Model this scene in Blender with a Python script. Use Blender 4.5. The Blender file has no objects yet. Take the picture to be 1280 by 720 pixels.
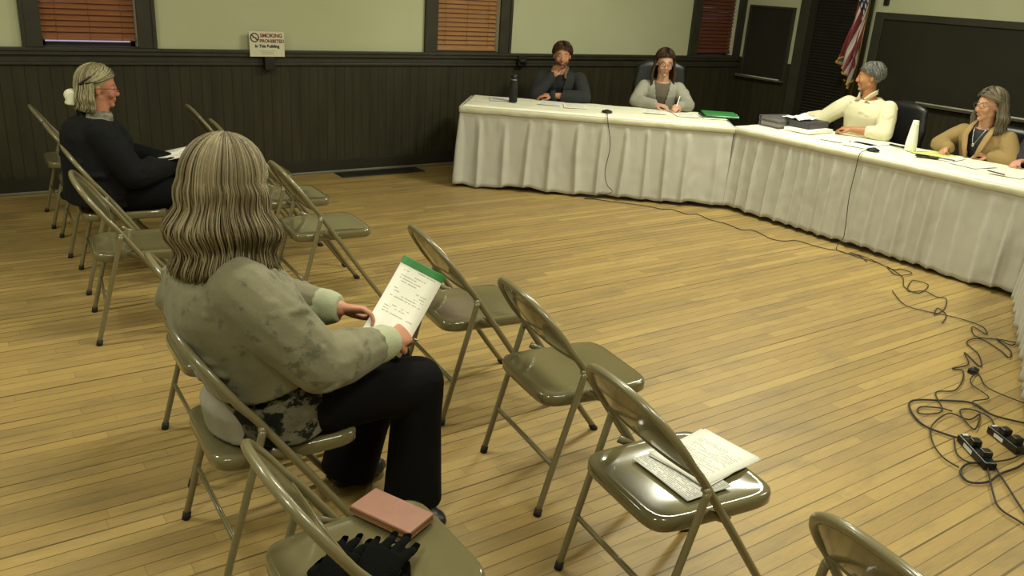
import bpy, bmesh, math, random
import numpy as np
from mathutils import Vector, Matrix, noise
random.seed(7)
SC = bpy.context.scene
COL = SC.collection
PI = math.pi
V = Vector

# ------------------------------------------------------------ helpers
def lin(h):
    h = h.lstrip('#'); o = []
    for i in (0, 2, 4):
        c = int(h[i:i+2], 16)/255
        o.append(c/12.92 if c <= .04045 else ((c+.055)/1.055)**2.4)
    return (*o, 1)

class NT:
    def __init__(s, name):
        s.m = bpy.data.materials.new(name); s.m.use_nodes = True
        s.t = s.m.node_tree; s.t.nodes.clear()
        s.out = s.n('ShaderNodeOutputMaterial'); s.b = s.n('ShaderNodeBsdfPrincipled')
        s.l(s.b.outputs[0], s.out.inputs[0])
    def n(s, ty, **k):
        x = s.t.nodes.new(ty)
        for a, b in k.items(): setattr(x, a, b)
        return x
    def l(s, a, b): s.t.links.new(a, b)
    def math(s, op, a, b=None, c=None):
        x = s.n('ShaderNodeMath', operation=op)
        for i, v in enumerate((a, b, c)):
            if v is None: continue
            if isinstance(v, (int, float)): x.inputs[i].default_value = v
            else: s.l(v, x.inputs[i])
        return x.outputs[0]
    def mix(s, f, a, b, mode='MIX'):
        x = s.n('ShaderNodeMix', data_type='RGBA', blend_type=mode)
        for i, v in ((0, f), (6, a), (7, b)):
            if isinstance(v, (int, float, tuple)): x.inputs[i].default_value = v
            else: s.l(v, x.inputs[i])
        return x.outputs[2]
    def ramp(s, f, stops):
        x = s.n('ShaderNodeValToRGB'); e = x.color_ramp.elements
        while len(e) < len(stops): e.new(.5)
        for k, (p, c) in zip(e, stops): k.position = p; k.color = c
        s.l(f, x.inputs[0]); return x.outputs[0]
    def noise(s, vec, scale, detail=3, rough=.5):
        x = s.n('ShaderNodeTexNoise'); x.inputs['Scale'].default_value = scale
        x.inputs['Detail'].default_value = detail; x.inputs['Roughness'].default_value = rough
        if vec is not None: s.l(vec, x.inputs['Vector'])
        return x.outputs[0]
    def obj(s): return s.n('ShaderNodeTexCoord').outputs['Object']
    def mapv(s, v, sc):
        x = s.n('ShaderNodeMapping'); x.inputs['Scale'].default_value = sc; s.l(v, x.inputs[0]); return x.outputs[0]
    def bump(s, h, strength, dist=.01):
        x = s.n('ShaderNodeBump'); x.inputs['Strength'].default_value = strength; x.inputs['Distance'].default_value = dist
        s.l(h, x.inputs['Height']); s.l(x.outputs[0], s.b.inputs['Normal'])
    def set(s, **k):
        for a, v in k.items():
            i = s.b.inputs[a.replace('_', ' ')]
            if isinstance(v, (int, float, tuple)): i.default_value = v
            else: s.l(v, i)

def mat(name, hexc, rough=.6, metal=0, spec=.5, var=.12, vscale=8, bump=0, bscale=60, sheen=0, coat=0):
    t = NT(name); c = lin(hexc)
    f = t.noise(t.obj(), vscale, 4)
    d = tuple(x*(1-var) for x in c[:3])+(1,); e = tuple(min(1, x*(1+var)) for x in c[:3])+(1,)
    t.set(Base_Color=t.ramp(f, [(.3, d), (.7, e)]), Roughness=rough, Metallic=metal, Specular_IOR_Level=spec)
    if sheen: t.set(Sheen_Weight=sheen)
    if coat: t.set(Coat_Weight=coat, Coat_Roughness=.1)
    if bump: t.bump(t.noise(t.obj(), bscale, 4), bump, .004)
    return t.m

def attr_mat(name, rough=.6, var=.1, bump=.0, bscale=80, sss=0, spec=.4, sheen=0):
    t = NT(name); a = t.n('ShaderNodeAttribute'); a.attribute_name = 'Col'
    f = t.noise(t.obj(), 30, 3)
    k = t.ramp(f, [(.3, (1-var,)*3+(1,)), (.7, (1, 1, 1, 1))])
    t.set(Base_Color=t.mix(1.0, a.outputs['Color'], k, 'MULTIPLY'), Roughness=rough, Specular_IOR_Level=spec)
    if sheen: t.set(Sheen_Weight=sheen)
    if bump: t.bump(t.noise(t.obj(), bscale, 3), bump, .003)
    return t.m

class MB:
    """collects shapes as one mesh"""
    def __init__(s): s.v = []; s.f = []; s.c = []; s.uv = None
    def add(s, vs, fs, col=None):
        o = len(s.v); s.v += [tuple(p) for p in vs]; s.f += [tuple(i+o for i in f) for f in fs]
        s.c += [col or (1, 1, 1, 1)]*len(vs)
        return s
    def box(s, a, b):
        x0, y0, z0 = a; x1, y1, z1 = b
        return s.add([(x0,y0,z0),(x1,y0,z0),(x1,y1,z0),(x0,y1,z0),(x0,y0,z1),(x1,y0,z1),(x1,y1,z1),(x0,y1,z1)],
              [(3,2,1,0),(4,5,6,7),(0,1,5,4),(1,2,6,5),(2,3,7,6),(3,0,4,7)])
    def obox(s, c, half, M):
        vs = [V(c)+M@V((sx*half[0], sy*half[1], sz*half[2])) for sz in (-1,1) for sx, sy in ((-1,-1),(1,-1),(1,1),(-1,1))]
        return s.add(vs, [(3,2,1,0),(4,5,6,7),(0,1,5,4),(1,2,6,5),(2,3,7,6),(3,0,4,7)])
    def loft(s, pts, rad, ref=(0, 1, 0), n=12, cap=True, col=None, power=1.0, phase=0):
        pts = [V(p) for p in pts]; ref = V(ref); vs = []; m = len(pts)
        if isinstance(rad, (int, float)): rad = [rad]*m
        side = None
        for i, p in enumerate(pts):
            t = (pts[min(i+1, m-1)]-pts[max(i-1, 0)])
            if t.length < 1e-9: t = V((0, 0, 1))
            t.normalize()
            r0 = ref if side is None else side
            a = r0-t*r0.dot(t)
            if a.length < 1e-3: a = t.orthogonal()
            a.normalize(); side = a; b = t.cross(a)
            r = rad[i]; ra, rb = (r, r) if isinstance(r, (int, float)) else r
            for k in range(n):
                q = 2*PI*k/n+phase; cq, sq = math.cos(q), math.sin(q)
                if power != 1: cq = math.copysign(abs(cq)**power, cq); sq = math.copysign(abs(sq)**power, sq)
                vs.append(p+a*(ra*cq)+b*(rb*sq))
        fs = [(i*n+k, i*n+(k+1) % n, (i+1)*n+(k+1) % n, (i+1)*n+k) for i in range(m-1) for k in range(n)]
        if cap: fs += [tuple(range(n-1, -1, -1)), tuple((m-1)*n+k for k in range(n))]
        return s.add(vs, fs, col)
    def ell(s, c, r, M=None, n=14, m=9, col=None):
        c = V(c); M = M or Matrix.Identity(3)
        if isinstance(r, (int, float)): r = (r, r, r)
        vs = [c+M@V((0, 0, -r[2]))]
        for j in range(1, m):
            q = -PI/2+PI*j/m
            for k in range(n):
                p = 2*PI*k/n; vs.append(c+M@V((r[0]*math.cos(q)*math.cos(p), r[1]*math.cos(q)*math.sin(p), r[2]*math.sin(q))))
        vs.append(c+M@V((0, 0, r[2]))); L = len(vs)-1
        fs = [(0, 1+(k+1) % n, 1+k) for k in range(n)]
        fs += [(1+j*n+k, 1+j*n+(k+1) % n, 1+(j+1)*n+(k+1) % n, 1+(j+1)*n+k) for j in range(m-2) for k in range(n)]
        fs += [(L, 1+(m-2)*n+k, 1+(m-2)*n+(k+1) % n) for k in range(n)]
        return s.add(vs, fs, col)
    def cone(s, p0, r0, p1, r1, n=12):
        """limb segment with round ends"""
        p0 = V(p0); p1 = V(p1); d = (p1-p0); L = d.length or 1e-6; d /= L
        pts = []; rr = []
        for k in range(4): a = PI/2*(1-k/4); pts.append(p0-d*r0*math.sin(a)*.98); rr.append(max(r0*math.cos(a), r0*.08))
        pts += [p0+d*L*.0001]; rr += [r0]
        pts += [p1]; rr += [r1]
        for k in range(1, 5): a = PI/2*k/4; pts.append(p1+d*r1*math.sin(a)*.98); rr.append(max(r1*math.cos(a), r1*.08))
        return s.loft(pts, rr, ref=d.orthogonal(), n=n)
    def limb(s, ps, rs, n=12):
        for i in range(len(ps)-1): s.cone(ps[i], rs[i], ps[i+1], rs[i+1], n)
        return s
    def mesh(s, name):
        me = bpy.data.meshes.new(name); me.from_pydata(s.v, [], s.f); me.update(); return me
    def build(s, name, material, parent=None, smooth=True, bevel=0, seg=2, colors=False, angle=None):
        me = s.mesh(name)
        bm = bmesh.new(); bm.from_mesh(me); bmesh.ops.recalc_face_normals(bm, faces=bm.faces); bm.to_mesh(me); bm.free()
        if colors:
            at = me.color_attributes.new('Col', 'FLOAT_COLOR', 'POINT')
            at.data.foreach_set('color', np.array(s.c, dtype=np.float32).ravel())
        o = bpy.data.objects.new(name, me); COL.objects.link(o)
        if material: me.materials.append(material)
        if parent: o.parent = parent
        if smooth: me.polygons.foreach_set('use_smooth', [True]*len(me.polygons))
        if bevel:
            b = o.modifiers.new('bevel', 'BEVEL'); b.width = bevel; b.segments = seg; b.limit_method = 'ANGLE'; b.angle_limit = .6
            o.modifiers.new('wn', 'WEIGHTED_NORMAL').keep_sharp = True
        return o

def tag(o, label=None, cat=None, group=None, kind=None):
    if label: o['label'] = label
    if cat: o['category'] = cat
    if group: o['group'] = group
    if kind: o['kind'] = kind
    return o
def empty(name, loc=(0, 0, 0), rz=0, label=None, cat=None, group=None):
    o = bpy.data.objects.new(name, None); COL.objects.link(o); o.empty_display_size = .1
    o.location = loc; o.rotation_euler = (0, 0, rz); return tag(o, label, cat, group)
def struct(o): o['kind'] = 'structure'; return o
def copy_tree(o, parent=None):
    c = o.copy(); COL.objects.link(c)
    if parent: c.parent = parent
    for ch in list(o.children): copy_tree(ch, c)
    return c
def rotm(rz=0, ry=0, rx=0): return Matrix.Rotation(rz, 3, 'Z') @ Matrix.Rotation(ry, 3, 'Y') @ Matrix.Rotation(rx, 3, 'X')
def smoothpath(pts, sub=6):
    P = [V(p) for p in pts]; out = []
    for i in range(len(P)-1):
        a = P[max(i-1, 0)]; b = P[i]; c = P[i+1]; d = P[min(i+2, len(P)-1)]
        for k in range(sub):
            t = k/sub
            out.append(.5*((2*b)+(c-a)*t+(2*a-5*b+4*c-d)*t*t+(3*b-a-3*c+d)*t**3))
    out.append(P[-1]); return out
def remeshed(mb, name, voxel, smooth=4, disp=None, decimate=0):
    me = mb.mesh(name+'_raw'); o = bpy.data.objects.new(name+'_raw', me); COL.objects.link(o)
    bm = bmesh.new(); bm.from_mesh(me); bmesh.ops.recalc_face_normals(bm, faces=bm.faces); bm.to_mesh(me); bm.free()
    r = o.modifiers.new('r', 'REMESH'); r.mode = 'VOXEL'; r.voxel_size = voxel; r.use_smooth_shade = True
    if smooth:
        q = o.modifiers.new('s', 'SMOOTH'); q.factor = .5; q.iterations = smooth
    dg = bpy.context.evaluated_depsgraph_get(); dg.update()
    new = bpy.data.meshes.new_from_object(o.evaluated_get(dg), depsgraph=dg)
    bpy.data.objects.remove(o); new.name = name
    if disp:
        sc, amp, stretch = disp
        n = len(new.vertices); co = np.empty(n*3, np.float32); no = np.empty(n*3, np.float32)
        new.vertices.foreach_get('co', co); new.vertex_normals.foreach_get('vector', no)
        co = co.reshape(-1, 3); no = no.reshape(-1, 3)
        h = np.array([noise.turbulence(V((c[0]*sc*stretch[0], c[1]*sc*stretch[1], c[2]*sc*stretch[2])), 2, False)-.55 for c in co.tolist()], np.float32)
        co += no*(np.maximum(h+.12, 0)[:, None]*amp)
        new.vertices.foreach_set('co', co.ravel()); new.update()
    new.polygons.foreach_set('use_smooth', [True]*len(new.polygons))
    return new
def link(me, name, material, parent=None):
    o = bpy.data.objects.new(name, me); COL.objects.link(o); me.materials.clear(); me.materials.append(material)
    if parent: o.parent = parent
    return o

# ------------------------------------------------------------ camera
f_px, PITCH, ROLL, YAW, CH = 1047.28, 19.922, 3.939, 35.952, 1.77
y_, t_, r_ = map(math.radians, (YAW, PITCH, ROLL))
Fw = V((math.sin(y_)*math.cos(t_), math.cos(y_)*math.cos(t_), -math.sin(t_)))
R0 = V((math.cos(y_), -math.sin(y_), 0)); U0 = R0.cross(Fw)
R2 = R0*math.cos(r_)+U0*math.sin(r_); U2 = -R0*math.sin(r_)+U0*math.cos(r_)
cd = bpy.data.cameras.new('camera'); cam = bpy.data.objects.new('camera', cd); COL.objects.link(cam)
cd.sensor_width = 36; cd.lens = f_px/1280*36; cd.clip_start = .05
M = Matrix((R2, U2, -Fw)).transposed().to_4x4(); M.translation = (0, 0, CH); cam.matrix_world = M
SC.camera = cam
SC.view_settings.view_transform = 'Standard'; SC.view_settings.look = 'None'
SC.view_settings.gamma = 1; SC.view_settings.use_curve_mapping = False
SC.view_settings.exposure = 0.0

# ------------------------------------------------------------ setting materials
def floor_mat():
    t = NT('maple_strip_floor'); g = t.n('ShaderNodeTexCoord').outputs['Object']
    sx = t.n('ShaderNodeSeparateXYZ'); t.l(g, sx.inputs[0]); X, Y = sx.outputs[0], sx.outputs[1]
    W = .0605
    yr = t.math('DIVIDE', Y, W); row = t.math('FLOOR', yr); fy = t.math('SUBTRACT', yr, row)
    wn = t.n('ShaderNodeTexWhiteNoise', noise_dimensions='1D'); t.l(row, wn.inputs['W'])
    xx = t.math('DIVIDE', t.math('ADD', X, t.math('MULTIPLY', wn.outputs[0], 7.3)), 1.15)
    colm = t.math('FLOOR', xx); fx = t.math('SUBTRACT', xx, colm)
    cb = t.n('ShaderNodeCombineXYZ'); t.l(row, cb.inputs[0]); t.l(colm, cb.inputs[1])
    w2 = t.n('ShaderNodeTexWhiteNoise', noise_dimensions='3D'); t.l(cb.outputs[0], w2.inputs[0])
    base = t.ramp(w2.outputs[0], [(0, lin('#826c40')), (.35, lin('#94794a')), (.7, lin('#a4884f')), (1, lin('#b89c5c'))])
    gr = t.noise(t.mapv(g, (3, 55, 1)), 2.2, 5, .6)
    base = t.mix(.35, base, t.ramp(gr, [(.3, lin('#75603a')), (.7, lin('#b79c60'))]), 'MIX')
    big = t.noise(g, .9, 3)
    base = t.mix(.35, base, t.ramp(big, [(.35, lin('#907c50')), (.65, lin('#ab9052'))]), 'MIX')
    st = t.noise(t.mapv(g, (.8, 3.0, 1)), 2.4, 6, .7)
    base = t.mix(t.ramp(st, [(.50, (0, 0, 0, 1)), (.70, (.6, .6, .6, 1))]), base, lin('#736548'), 'MIX')
    # dark seams
    ey = t.math('MINIMUM', fy, t.math('SUBTRACT', 1, fy)); gapn = t.n('ShaderNodeTexWhiteNoise', noise_dimensions='1D')
    t.l(t.math('ROUND', yr), gapn.inputs['W'])
    wid = t.math('ADD', t.math('MULTIPLY', t.math('POWER', gapn.outputs[0], 3), .06), .026)
    seam = t.math('LESS_THAN', ey, wid)
    brk = t.noise(t.mapv(g, (1.3, 18, 1)), 1.0, 2)
    ss = t.math('MULTIPLY', seam, t.ramp(brk, [(.30, (.35, .35, .35, 1)), (.55, (1, 1, 1, 1))]))
    ex = t.math('MULTIPLY', t.math('LESS_THAN', fx, .003), .3)
    ss = t.math('MAXIMUM', ss, ex)
    t.set(Base_Color=t.mix(ss, base, lin('#5b4826')), Roughness=t.math('ADD', t.math('MULTIPLY', gr, .18), .40), Specular_IOR_Level=.45)
    t.bump(t.math('SUBTRACT', 1, ss), .25, .002)
    return t.m
def bead_mat():
    t = NT('dark_beadboard'); g = t.obj(); sx = t.n('ShaderNodeSeparateXYZ'); t.l(g, sx.inputs[0])
    s = t.math('ADD', sx.outputs[0], sx.outputs[1])
    fr = t.math('FRACT', t.math('DIVIDE', s, .085)); gro = t.math('LESS_THAN', fr, .09)
    n = t.noise(t.mapv(g, (6, 6, .8)), 2, 4)
    base = t.ramp(n, [(.3, lin('#2c2a1d')), (.7, lin('#393525'))])
    t.set(Base_Color=t.mix(gro, base, lin('#232117')), Roughness=.55, Specular_IOR_Level=.25)
    t.bump(t.math('SUBTRACT', 1, gro), .12, .003)
    return t.m
def plaster_mat(name, a, b):
    t = NT(name); g = t.obj()
    t.set(Base_Color=t.ramp(t.noise(g, 1.2, 4), [(.3, lin(a)), (.7, lin(b))]), Roughness=.85, Specular_IOR_Level=.2)
    t.bump(t.noise(g, 45, 3), .08, .003); return t.m

MAT = dict(
    floor=floor_mat(), bead=bead_mat(),
    wall=plaster_mat('cream_plaster', '#b6b897', '#bfc1a1'),
    ceiling=plaster_mat('ceiling_paint', '#d8d5bd', '#dfdcc6'),
    trim=mat('dark_trim_paint', '#36332a', .45, spec=.35, var=.15),
    darkpanel=mat('dark_board_panel', '#2b291f', .6, spec=.2, var=.1, vscale=2),
    louver=mat('dark_louver_paint', '#26241b', .55, spec=.25),
    shoe=mat('grey_shoe_moulding', '#6b6858', .5),
    chair=mat('olive_enamel', '#665f42', .13, spec=.55, var=.05, vscale=3, coat=.4),
    chairtube=mat('olive_enamel_tube', '#6f674a', .3, spec=.6, var=.06, vscale=5, coat=.3),
    rubber=mat('dark_rubber', '#1d1b16', .8),
    cloth=mat('cream_table_cover', '#f6f4dc', .38, var=.03, vscale=5, spec=.4),
    skirt=mat('ivory_skirt_fabric', '#b6b4a9', .5, var=.05, vscale=3, bump=.15, bscale=240, sheen=.1),
    skirttop=mat('cream_skirt_band', '#c4c1a6', .5, var=.05, vscale=9, bump=.2, bscale=90),
    black=mat('black_plastic', '#111210', .4), blackmat=mat('black_rubberised', '#0d0d0c', .7),
    leather=mat('black_leather', '#0d0d0f', .38, bump=.2, bscale=130),
    paper=mat('white_paper', '#eeebe0', .7, var=.02), chrome=mat('brushed_chrome', '#b9b9b4', .3, metal=1),
    green=mat('green_card', '#2f7d3c', .5), mint=mat('pale_green_card', '#8fc79c', .6), dgreen=mat('dark_green_binder', '#1d3b2a', .5),
    grey=mat('grey_binder_vinyl', '#5d5a60', .45), greyd=mat('charcoal_binder_vinyl', '#3f3d42', .45),
    white=mat('white_glossy_plastic', '#e9ecdc', .35), blue=mat('navy_ink', '#1f2a55', .5),
    wood=mat('table_wood', '#6b5437', .5), yellow=mat('yellow_paper', '#c9cf7a', .7),
    pink=mat('rose_leather', '#8f6553', .42, spec=.5, var=.06, vscale=30), gold=mat('gold_edge', '#b79a5a', .25, metal=1),
    knit=mat('black_knit', '#070807', 1.0, spec=.1, bump=.5, bscale=260), label=mat('white_label', '#c9ccc8', .6),
    cable=mat('black_cable', '#1c1a14', .5), brass=mat('brass', '#9a8040', .3, metal=1),
    red=mat('dark_red_ink', '#7a2a2a', .6), greytext=mat('grey_ink', '#8b8b84', .7),
)

# ------------------------------------------------------------ room shell
XL, XR, YF, YB, ZC = -2.6, 8.557, -2.6, 7.304, 3.3
fl = MB().box((XL-.2, YF-.2, -.1), (XR+.2, YB+.2, 0)).build('floor', MAT['floor'], smooth=False); struct(fl)
ce = MB().box((XL-.2, YF-.2, ZC), (XR+.2, YB+.2, ZC+.1)).build('ceiling', MAT['ceiling'], smooth=False); struct(ce)
WIN = [(.835, 1.501), (4.197, 4.915), (7.774, 8.42)]    # openings in the back wall
WZ0, WZ1 = 1.10, 2.75
RAIL = 1.098; RZ0 = .975
wb = MB(); xs = [XL-.2]+[a for w in WIN for a in w]+[XR]
for i in range(0, len(xs), 2): wb.box((xs[i], YB, RAIL), (xs[i+1], YB+.16, ZC))
for a, b in WIN: wb.box((a, YB, WZ1), (b, YB+.16, ZC))
wallb = wb.build('wall_back', MAT['wall'], smooth=False); struct(wallb)
struct(MB().box((XL-.2, YB-.004, 0), (XR, YB+.16, RAIL)).build('wall_back_wainscot', MAT['bead'], smooth=False))
struct(MB().box((XR, YF-.2, 0), (XR+.16, YB+.16, ZC)).build('wall_right', MAT['wall'], smooth=False))
struct(MB().box((XL-.16, YF-.2, 0), (XL, YB, ZC)).build('wall_left', MAT['wall'], smooth=False))
struct(MB().box((XL, YF-.16, 0), (XR, YF, ZC)).build('wall_front', MAT['wall'], smooth=False))
struct(MB().box((XR-.014, -1.5, 0), (XR, YB-.004, 1.09)).build('wall_right_wainscot', MAT['bead'], smooth=False))
# chair rail
r = MB(); r.box((XL, YB-.03, RZ0), (XR-.014, YB-.004, RZ0+.022)); r.box((XL, YB-.022, RZ0+.022), (XR-.014, YB-.004, RAIL-.05)); r.box((XL, YB-.05, RAIL-.05), (XR-.014, YB-.004, RAIL-.02)); r.box((XL, YB-.062, RAIL-.02), (XR-.014, YB-.004, RAIL+.004))
struct(r.build('trim_1', MAT['trim'], smooth=False, bevel=.004))
r = MB(); r.box((XL, YB-.026, 0), (XR-.014, YB-.004, .12))
struct(r.build('baseboard_back', MAT['darkpanel'], smooth=False, bevel=.004))
struct(MB().box((XL, YB-.046, 0), (XR-.014, YB-.026, .022)).build('baseboard_back_shoe', MAT['shoe'], smooth=False, bevel=.006))
r = MB(); r.box((XR-.036, -1.5, 0), (XR-.014, 5.55, .12)); r.box((XR-.036, 6.48, 0), (XR-.014, YB-.05, .12))
struct(r.build('baseboard_right', MAT['trim'], smooth=False, bevel=.004))

# windows with frame, pane and blinds
def blind_mat(name, a, b):
    t = NT(name); g = t.obj()
    n = t.noise(t.mapv(g, (1.5, 5, 30)), 3, 4)
    t.set(Base_Color=t.ramp(n, [(.3, lin(a)), (.7, lin(b))]), Roughness=.4, Specular_IOR_Level=.5); return t.m
BL = [blind_mat('blind_wood_brown', '#865538', '#976440'), blind_mat('blind_wood_tan', '#946a42', '#a87c4e'), blind_mat('blind_wood_red', '#5a3220', '#693b26')]
gl = NT('window_glass'); gl.set(Base_Color=(.9, .92, .95, 1), Roughness=.02, Transmission_Weight=1.0, IOR=1.05)
lab = ['brown slatted wooden blind in the leftmost window, raised a little above its sill', 'tan slatted wooden blind in the middle window, above the rail left of the seated man',
       'dark red-brown slatted wooden blind in the window next to the room corner']
for i, (a, b) in enumerate(WIN):
    t0 = .125 if i < 2 else .13
    w = MB()
    xr1 = min(b+t0, XR-.016)
    w.box((a-t0, YB-.028, RAIL+.004), (a, YB-.001, WZ1+.12)); w.box((b, YB-.028, RAIL+.004), (xr1, YB-.001, WZ1+.12)); w.box((a, YB-.028, WZ1), (b, YB-.001, WZ1+.12))
    w.box((a-t0-.012, YB-.04, RAIL+.004), (a-t0+.016, YB-.001, WZ1+.13))
    if i < 2: w.box((b+t0-.016, YB-.04, RAIL+.004), (b+t0+.012, YB-.001, WZ1+.13))
    e = struct(empty('window_%d' % (i+1), (0, 0, 0)))
    w.build('window_frame', MAT['trim'], e, smooth=False, bevel=.003)
    s = MB(); s.box((a-.01, YB-.0, RAIL+.0005), (b+.01, YB+.15, RAIL+.012)); s.box((a, YB+.1, RAIL+.012), (a+.03, YB+.14, WZ1)); s.box((b-.03, YB+.1, RAIL+.012), (b, YB+.14, WZ1)); s.box((a, YB+.1, RAIL+.012), (b, YB+.14, RAIL+.035)); s.box((a, YB+.1, 1.9), (b, YB+.14, 1.95))
    s.build('sash', MAT['trim'], e, smooth=False)
    MB().box((a+.03, YB+.118, RAIL+.035), (b-.03, YB+.122, WZ1)).build('pane', gl.m, e, smooth=False)
    e2 = empty('window_blind', ((a+b)/2, YB+.05, RAIL), 0, lab[i], 'blind')
    s = MB(); hw = (b-a)/2-.008; z = (1.152, 1.115, 1.13)[i]-RAIL
    s2 = MB(); s2.box((-hw, -.022, z), (hw, .022, z+.022)); s2.build('bottom_rail', BL[i], e2, smooth=False, bevel=.003)
    z += .038; k = 0
    while z < WZ1-RAIL-.06:
        s.obox((0, 0, z), (hw, .024, .0014), Matrix.Rotation(math.radians(56+random.uniform(-2, 2)), 3, 'X') @ Matrix.Rotation(math.radians(random.uniform(-.25, .25)), 3, 'Y')); z += .042
    s.build('slats', BL[i], e2, smooth=False)
    s = MB()
    for fx in (-.7, 0, .7): s.loft([(fx*hw, -.024, .05), (fx*hw, -.024, WZ1-RAIL-.03)], .0012, n=5)
    s.build('cord', MAT['wood'], e2)
    MB().box((-hw, -.03, WZ1-RAIL-.05), (hw, .03, WZ1-RAIL)).build('head_rail', BL[i], e2, smooth=False, bevel=.003)

# right wall: boards, louvred doors
e = empty('chalkboard', (XR-.002, 6.885, .88), 0, 'small dark board with white surround beside the room corner, ledge below', 'board')
MB().box((-.02, -.32, .0), (0, .315, .82)).build('board_panel', MAT['darkpanel'], e, smooth=False, bevel=.003)
f_ = MB()
f_.box((-.034, -.335, .0), (-.0, -.305, .84)); f_.box((-.034, .305, .0), (0, .332, .84)); f_.box((-.034, -.305, .815), (0, .305, .84)); f_.box((-.034, -.305, 0), (0, .305, .02))
f_.build('board_frame', MAT['trim'], e, smooth=False, bevel=.003)
g_ = MB(); g_.box((-.075, -.34, -.012), (0, .38, -.0)); g_.box((-.078, -.34, -.012), (-.07, .38, .012)); g_.build('chalk_ledge', mat('worn_ledge', '#55524a', .35, var=.3, vscale=20), e, smooth=False, bevel=.002)
MB().loft([(-.078, -.30, .014), (-.078, .37, .014)], .009, n=8).build('ledge_strip', mat('grey_ledge_strip', '#a8a598', .4), e)

e = struct(empty('door_1', (XR-.014, 6.0, 0)))
d_ = MB(); d_.box((-.03, .345, 0), (0, .475, 2.6)); d_.box((-.03, -.44, 0), (0, -.345, 2.6)); d_.box((-.03, -.345, 2.42), (0, .345, 2.6))
d_.build('door_frame', MAT['trim'], e, smooth=False, bevel=.004)
d_ = MB(); z = .15
d_.box((-.004, -.345, 0), (0, .345, 2.42))
d_.box((-.022, .25, 0), (-.004, .343, 2.42)); d_.box((-.022, -.343, 0), (-.004, -.25, 2.42)); d_.box((-.022, -.25, 0), (-.004, .25, .15)); d_.box((-.022, -.25, 2.3), (-.004, .25, 2.42))
while z < 2.3: d_.obox((-.013, 0, z), (.011, .25, .003), Matrix.Rotation(math.radians(-38), 3, 'Y')); z += .034
d_.build('louvred_panel', MAT['louver'], e, smooth=False)
MB().ell((-.05, -.29, 1.0), .025).loft([(-.05, -.29, 1), (-.02, -.29, 1)], .01).build('door_handle', MAT['brass'], e)

e = empty('chalkboard', (XR-.002, 4.02, .88), 0, 'long dark board on the right wall behind the man in the cream shirt', 'board')
MB().box((-.018, -1.4, 0), (0, 1.40, .80)).build('board_panel', MAT['darkpanel'], e, smooth=False)
f_ = MB()
for a, b in (((-.04, 1.385, -.01), (0, 1.49, .86)), ((-.04, -1.49, -.01), (0, -1.385, .86)), ((-.04, -1.385, .79), (0, 1.385, .86))): f_.box(a, b)
f_.build('board_frame', MAT['trim'], e, smooth=False, bevel=.005)
g_ = MB(); g_.box((-.085, -1.38, -.02), (0, .95, -.004)); g_.box((-.09, -1.38, -.02), (-.08, .95, .008))
g_.build('chalk_ledge', mat('worn_ledge_long', '#4d4a40', .35, var=.3, vscale=20), e, smooth=False, bevel=.002)
MB().loft([(-.09, -1.36, .01), (-.09, .80, .01)], .010, n=8).build('ledge_strip', mat('grey_ledge_strip_long', '#bdbaab', .4), e)
tag(MB().box((XR-.03, 5.40, 1.81), (XR+.001, 5.455, 1.9)).build('thermostat', MAT['black'], bevel=.004), 'small black box on the pale wall above the long dark board', 'wall box')

# baseboard vent
e = empty('floor_register', (3.55, 7.14, .001), 0, 'long dark metal heating register in the floor against the back wall', 'register')
MB().box((-.44, -.10, 0), (.42, .10, .006)).build('frame', mat('register_iron', '#1e1c14', .6), e, smooth=False, bevel=.003)
s = MB()
for k in range(26): s.box((-.41+k*.032, -.08, .006), (-.398+k*.032, .08, .010))
s.build('grille', mat('register_bars', '#2e2b20', .5), e, smooth=False)

# sign on the rail
e = empty('no_smoking_sign', (2.513, YB-.072, 1.052), 0, 'white no-smoking sign with red and black lettering standing on the wall rail', 'sign')
e.rotation_euler = (math.radians(-3), 0, 0)
MB().box((-.15, -.003, 0), (.15, .003, .205)).build('sign_panel', mat('sign_card', '#cfcdb2', .5, var=.03), e, smooth=False, bevel=.001)
def text(body, size, loc, name, m, parent, rx=PI/2, extr=.0006, align='CENTER', bold=.0, rz=0):
    c = bpy.data.curves.new(name, 'FONT'); c.body = body; c.size = size; c.align_x = align; c.extrude = extr; c.offset = bold
    o = bpy.data.objects.new(name, c); COL.objects.link(o)
    dg = bpy.context.evaluated_depsgraph_get(); dg.update()
    me = bpy.data.meshes.new_from_object(o.evaluated_get(dg)); bpy.data.objects.remove(o)
    n = bpy.data.objects.new(name, me); COL.objects.link(n); me.materials.clear(); me.materials.append(m); n.parent = parent
    n.location = loc; n.rotation_euler = (rx, 0, rz); return n
text('SMOKING', .043, (.038, -.0042, .158), 'lettering', MAT['red'], e, bold=.0012)
text('PROHIBITED', .038, (.042, -.0042, .115), 'lettering', MAT['red'], e, bold=.0012)
text('In This Building', .034, (0, -.0042, .075), 'lettering', mat('black_ink', '#171a12', .6), e, bold=.0012)
s = MB()
for w, z in ((.13, .045), (.10, .032), (.11, .02)): s.box((-w/2, -.0045, z), (w/2, -.003, z+.003))
s.build('small_print', MAT['greytext'], e, smooth=False)
s = MB(); cx, cz = -.105, .155
ring = [(cx+.034*math.cos(a), -.0045, cz+.034*math.sin(a)) for a in np.linspace(0, 2*PI, 33)]
s.loft(ring, .0045, ref=(0, 1, 0), n=6, cap=False)
s.obox((cx, -.005, cz), (.033, .001, .004), Matrix.Rotation(math.radians(40), 3, 'Y')); s.build('prohibition_ring', MAT['black'], e)
MB().box((cx-.022, -.0042, cz-.004), (cx+.018, -.003, cz+.004)).build('cigarette_mark', MAT['greytext'], e, smooth=False)
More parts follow.
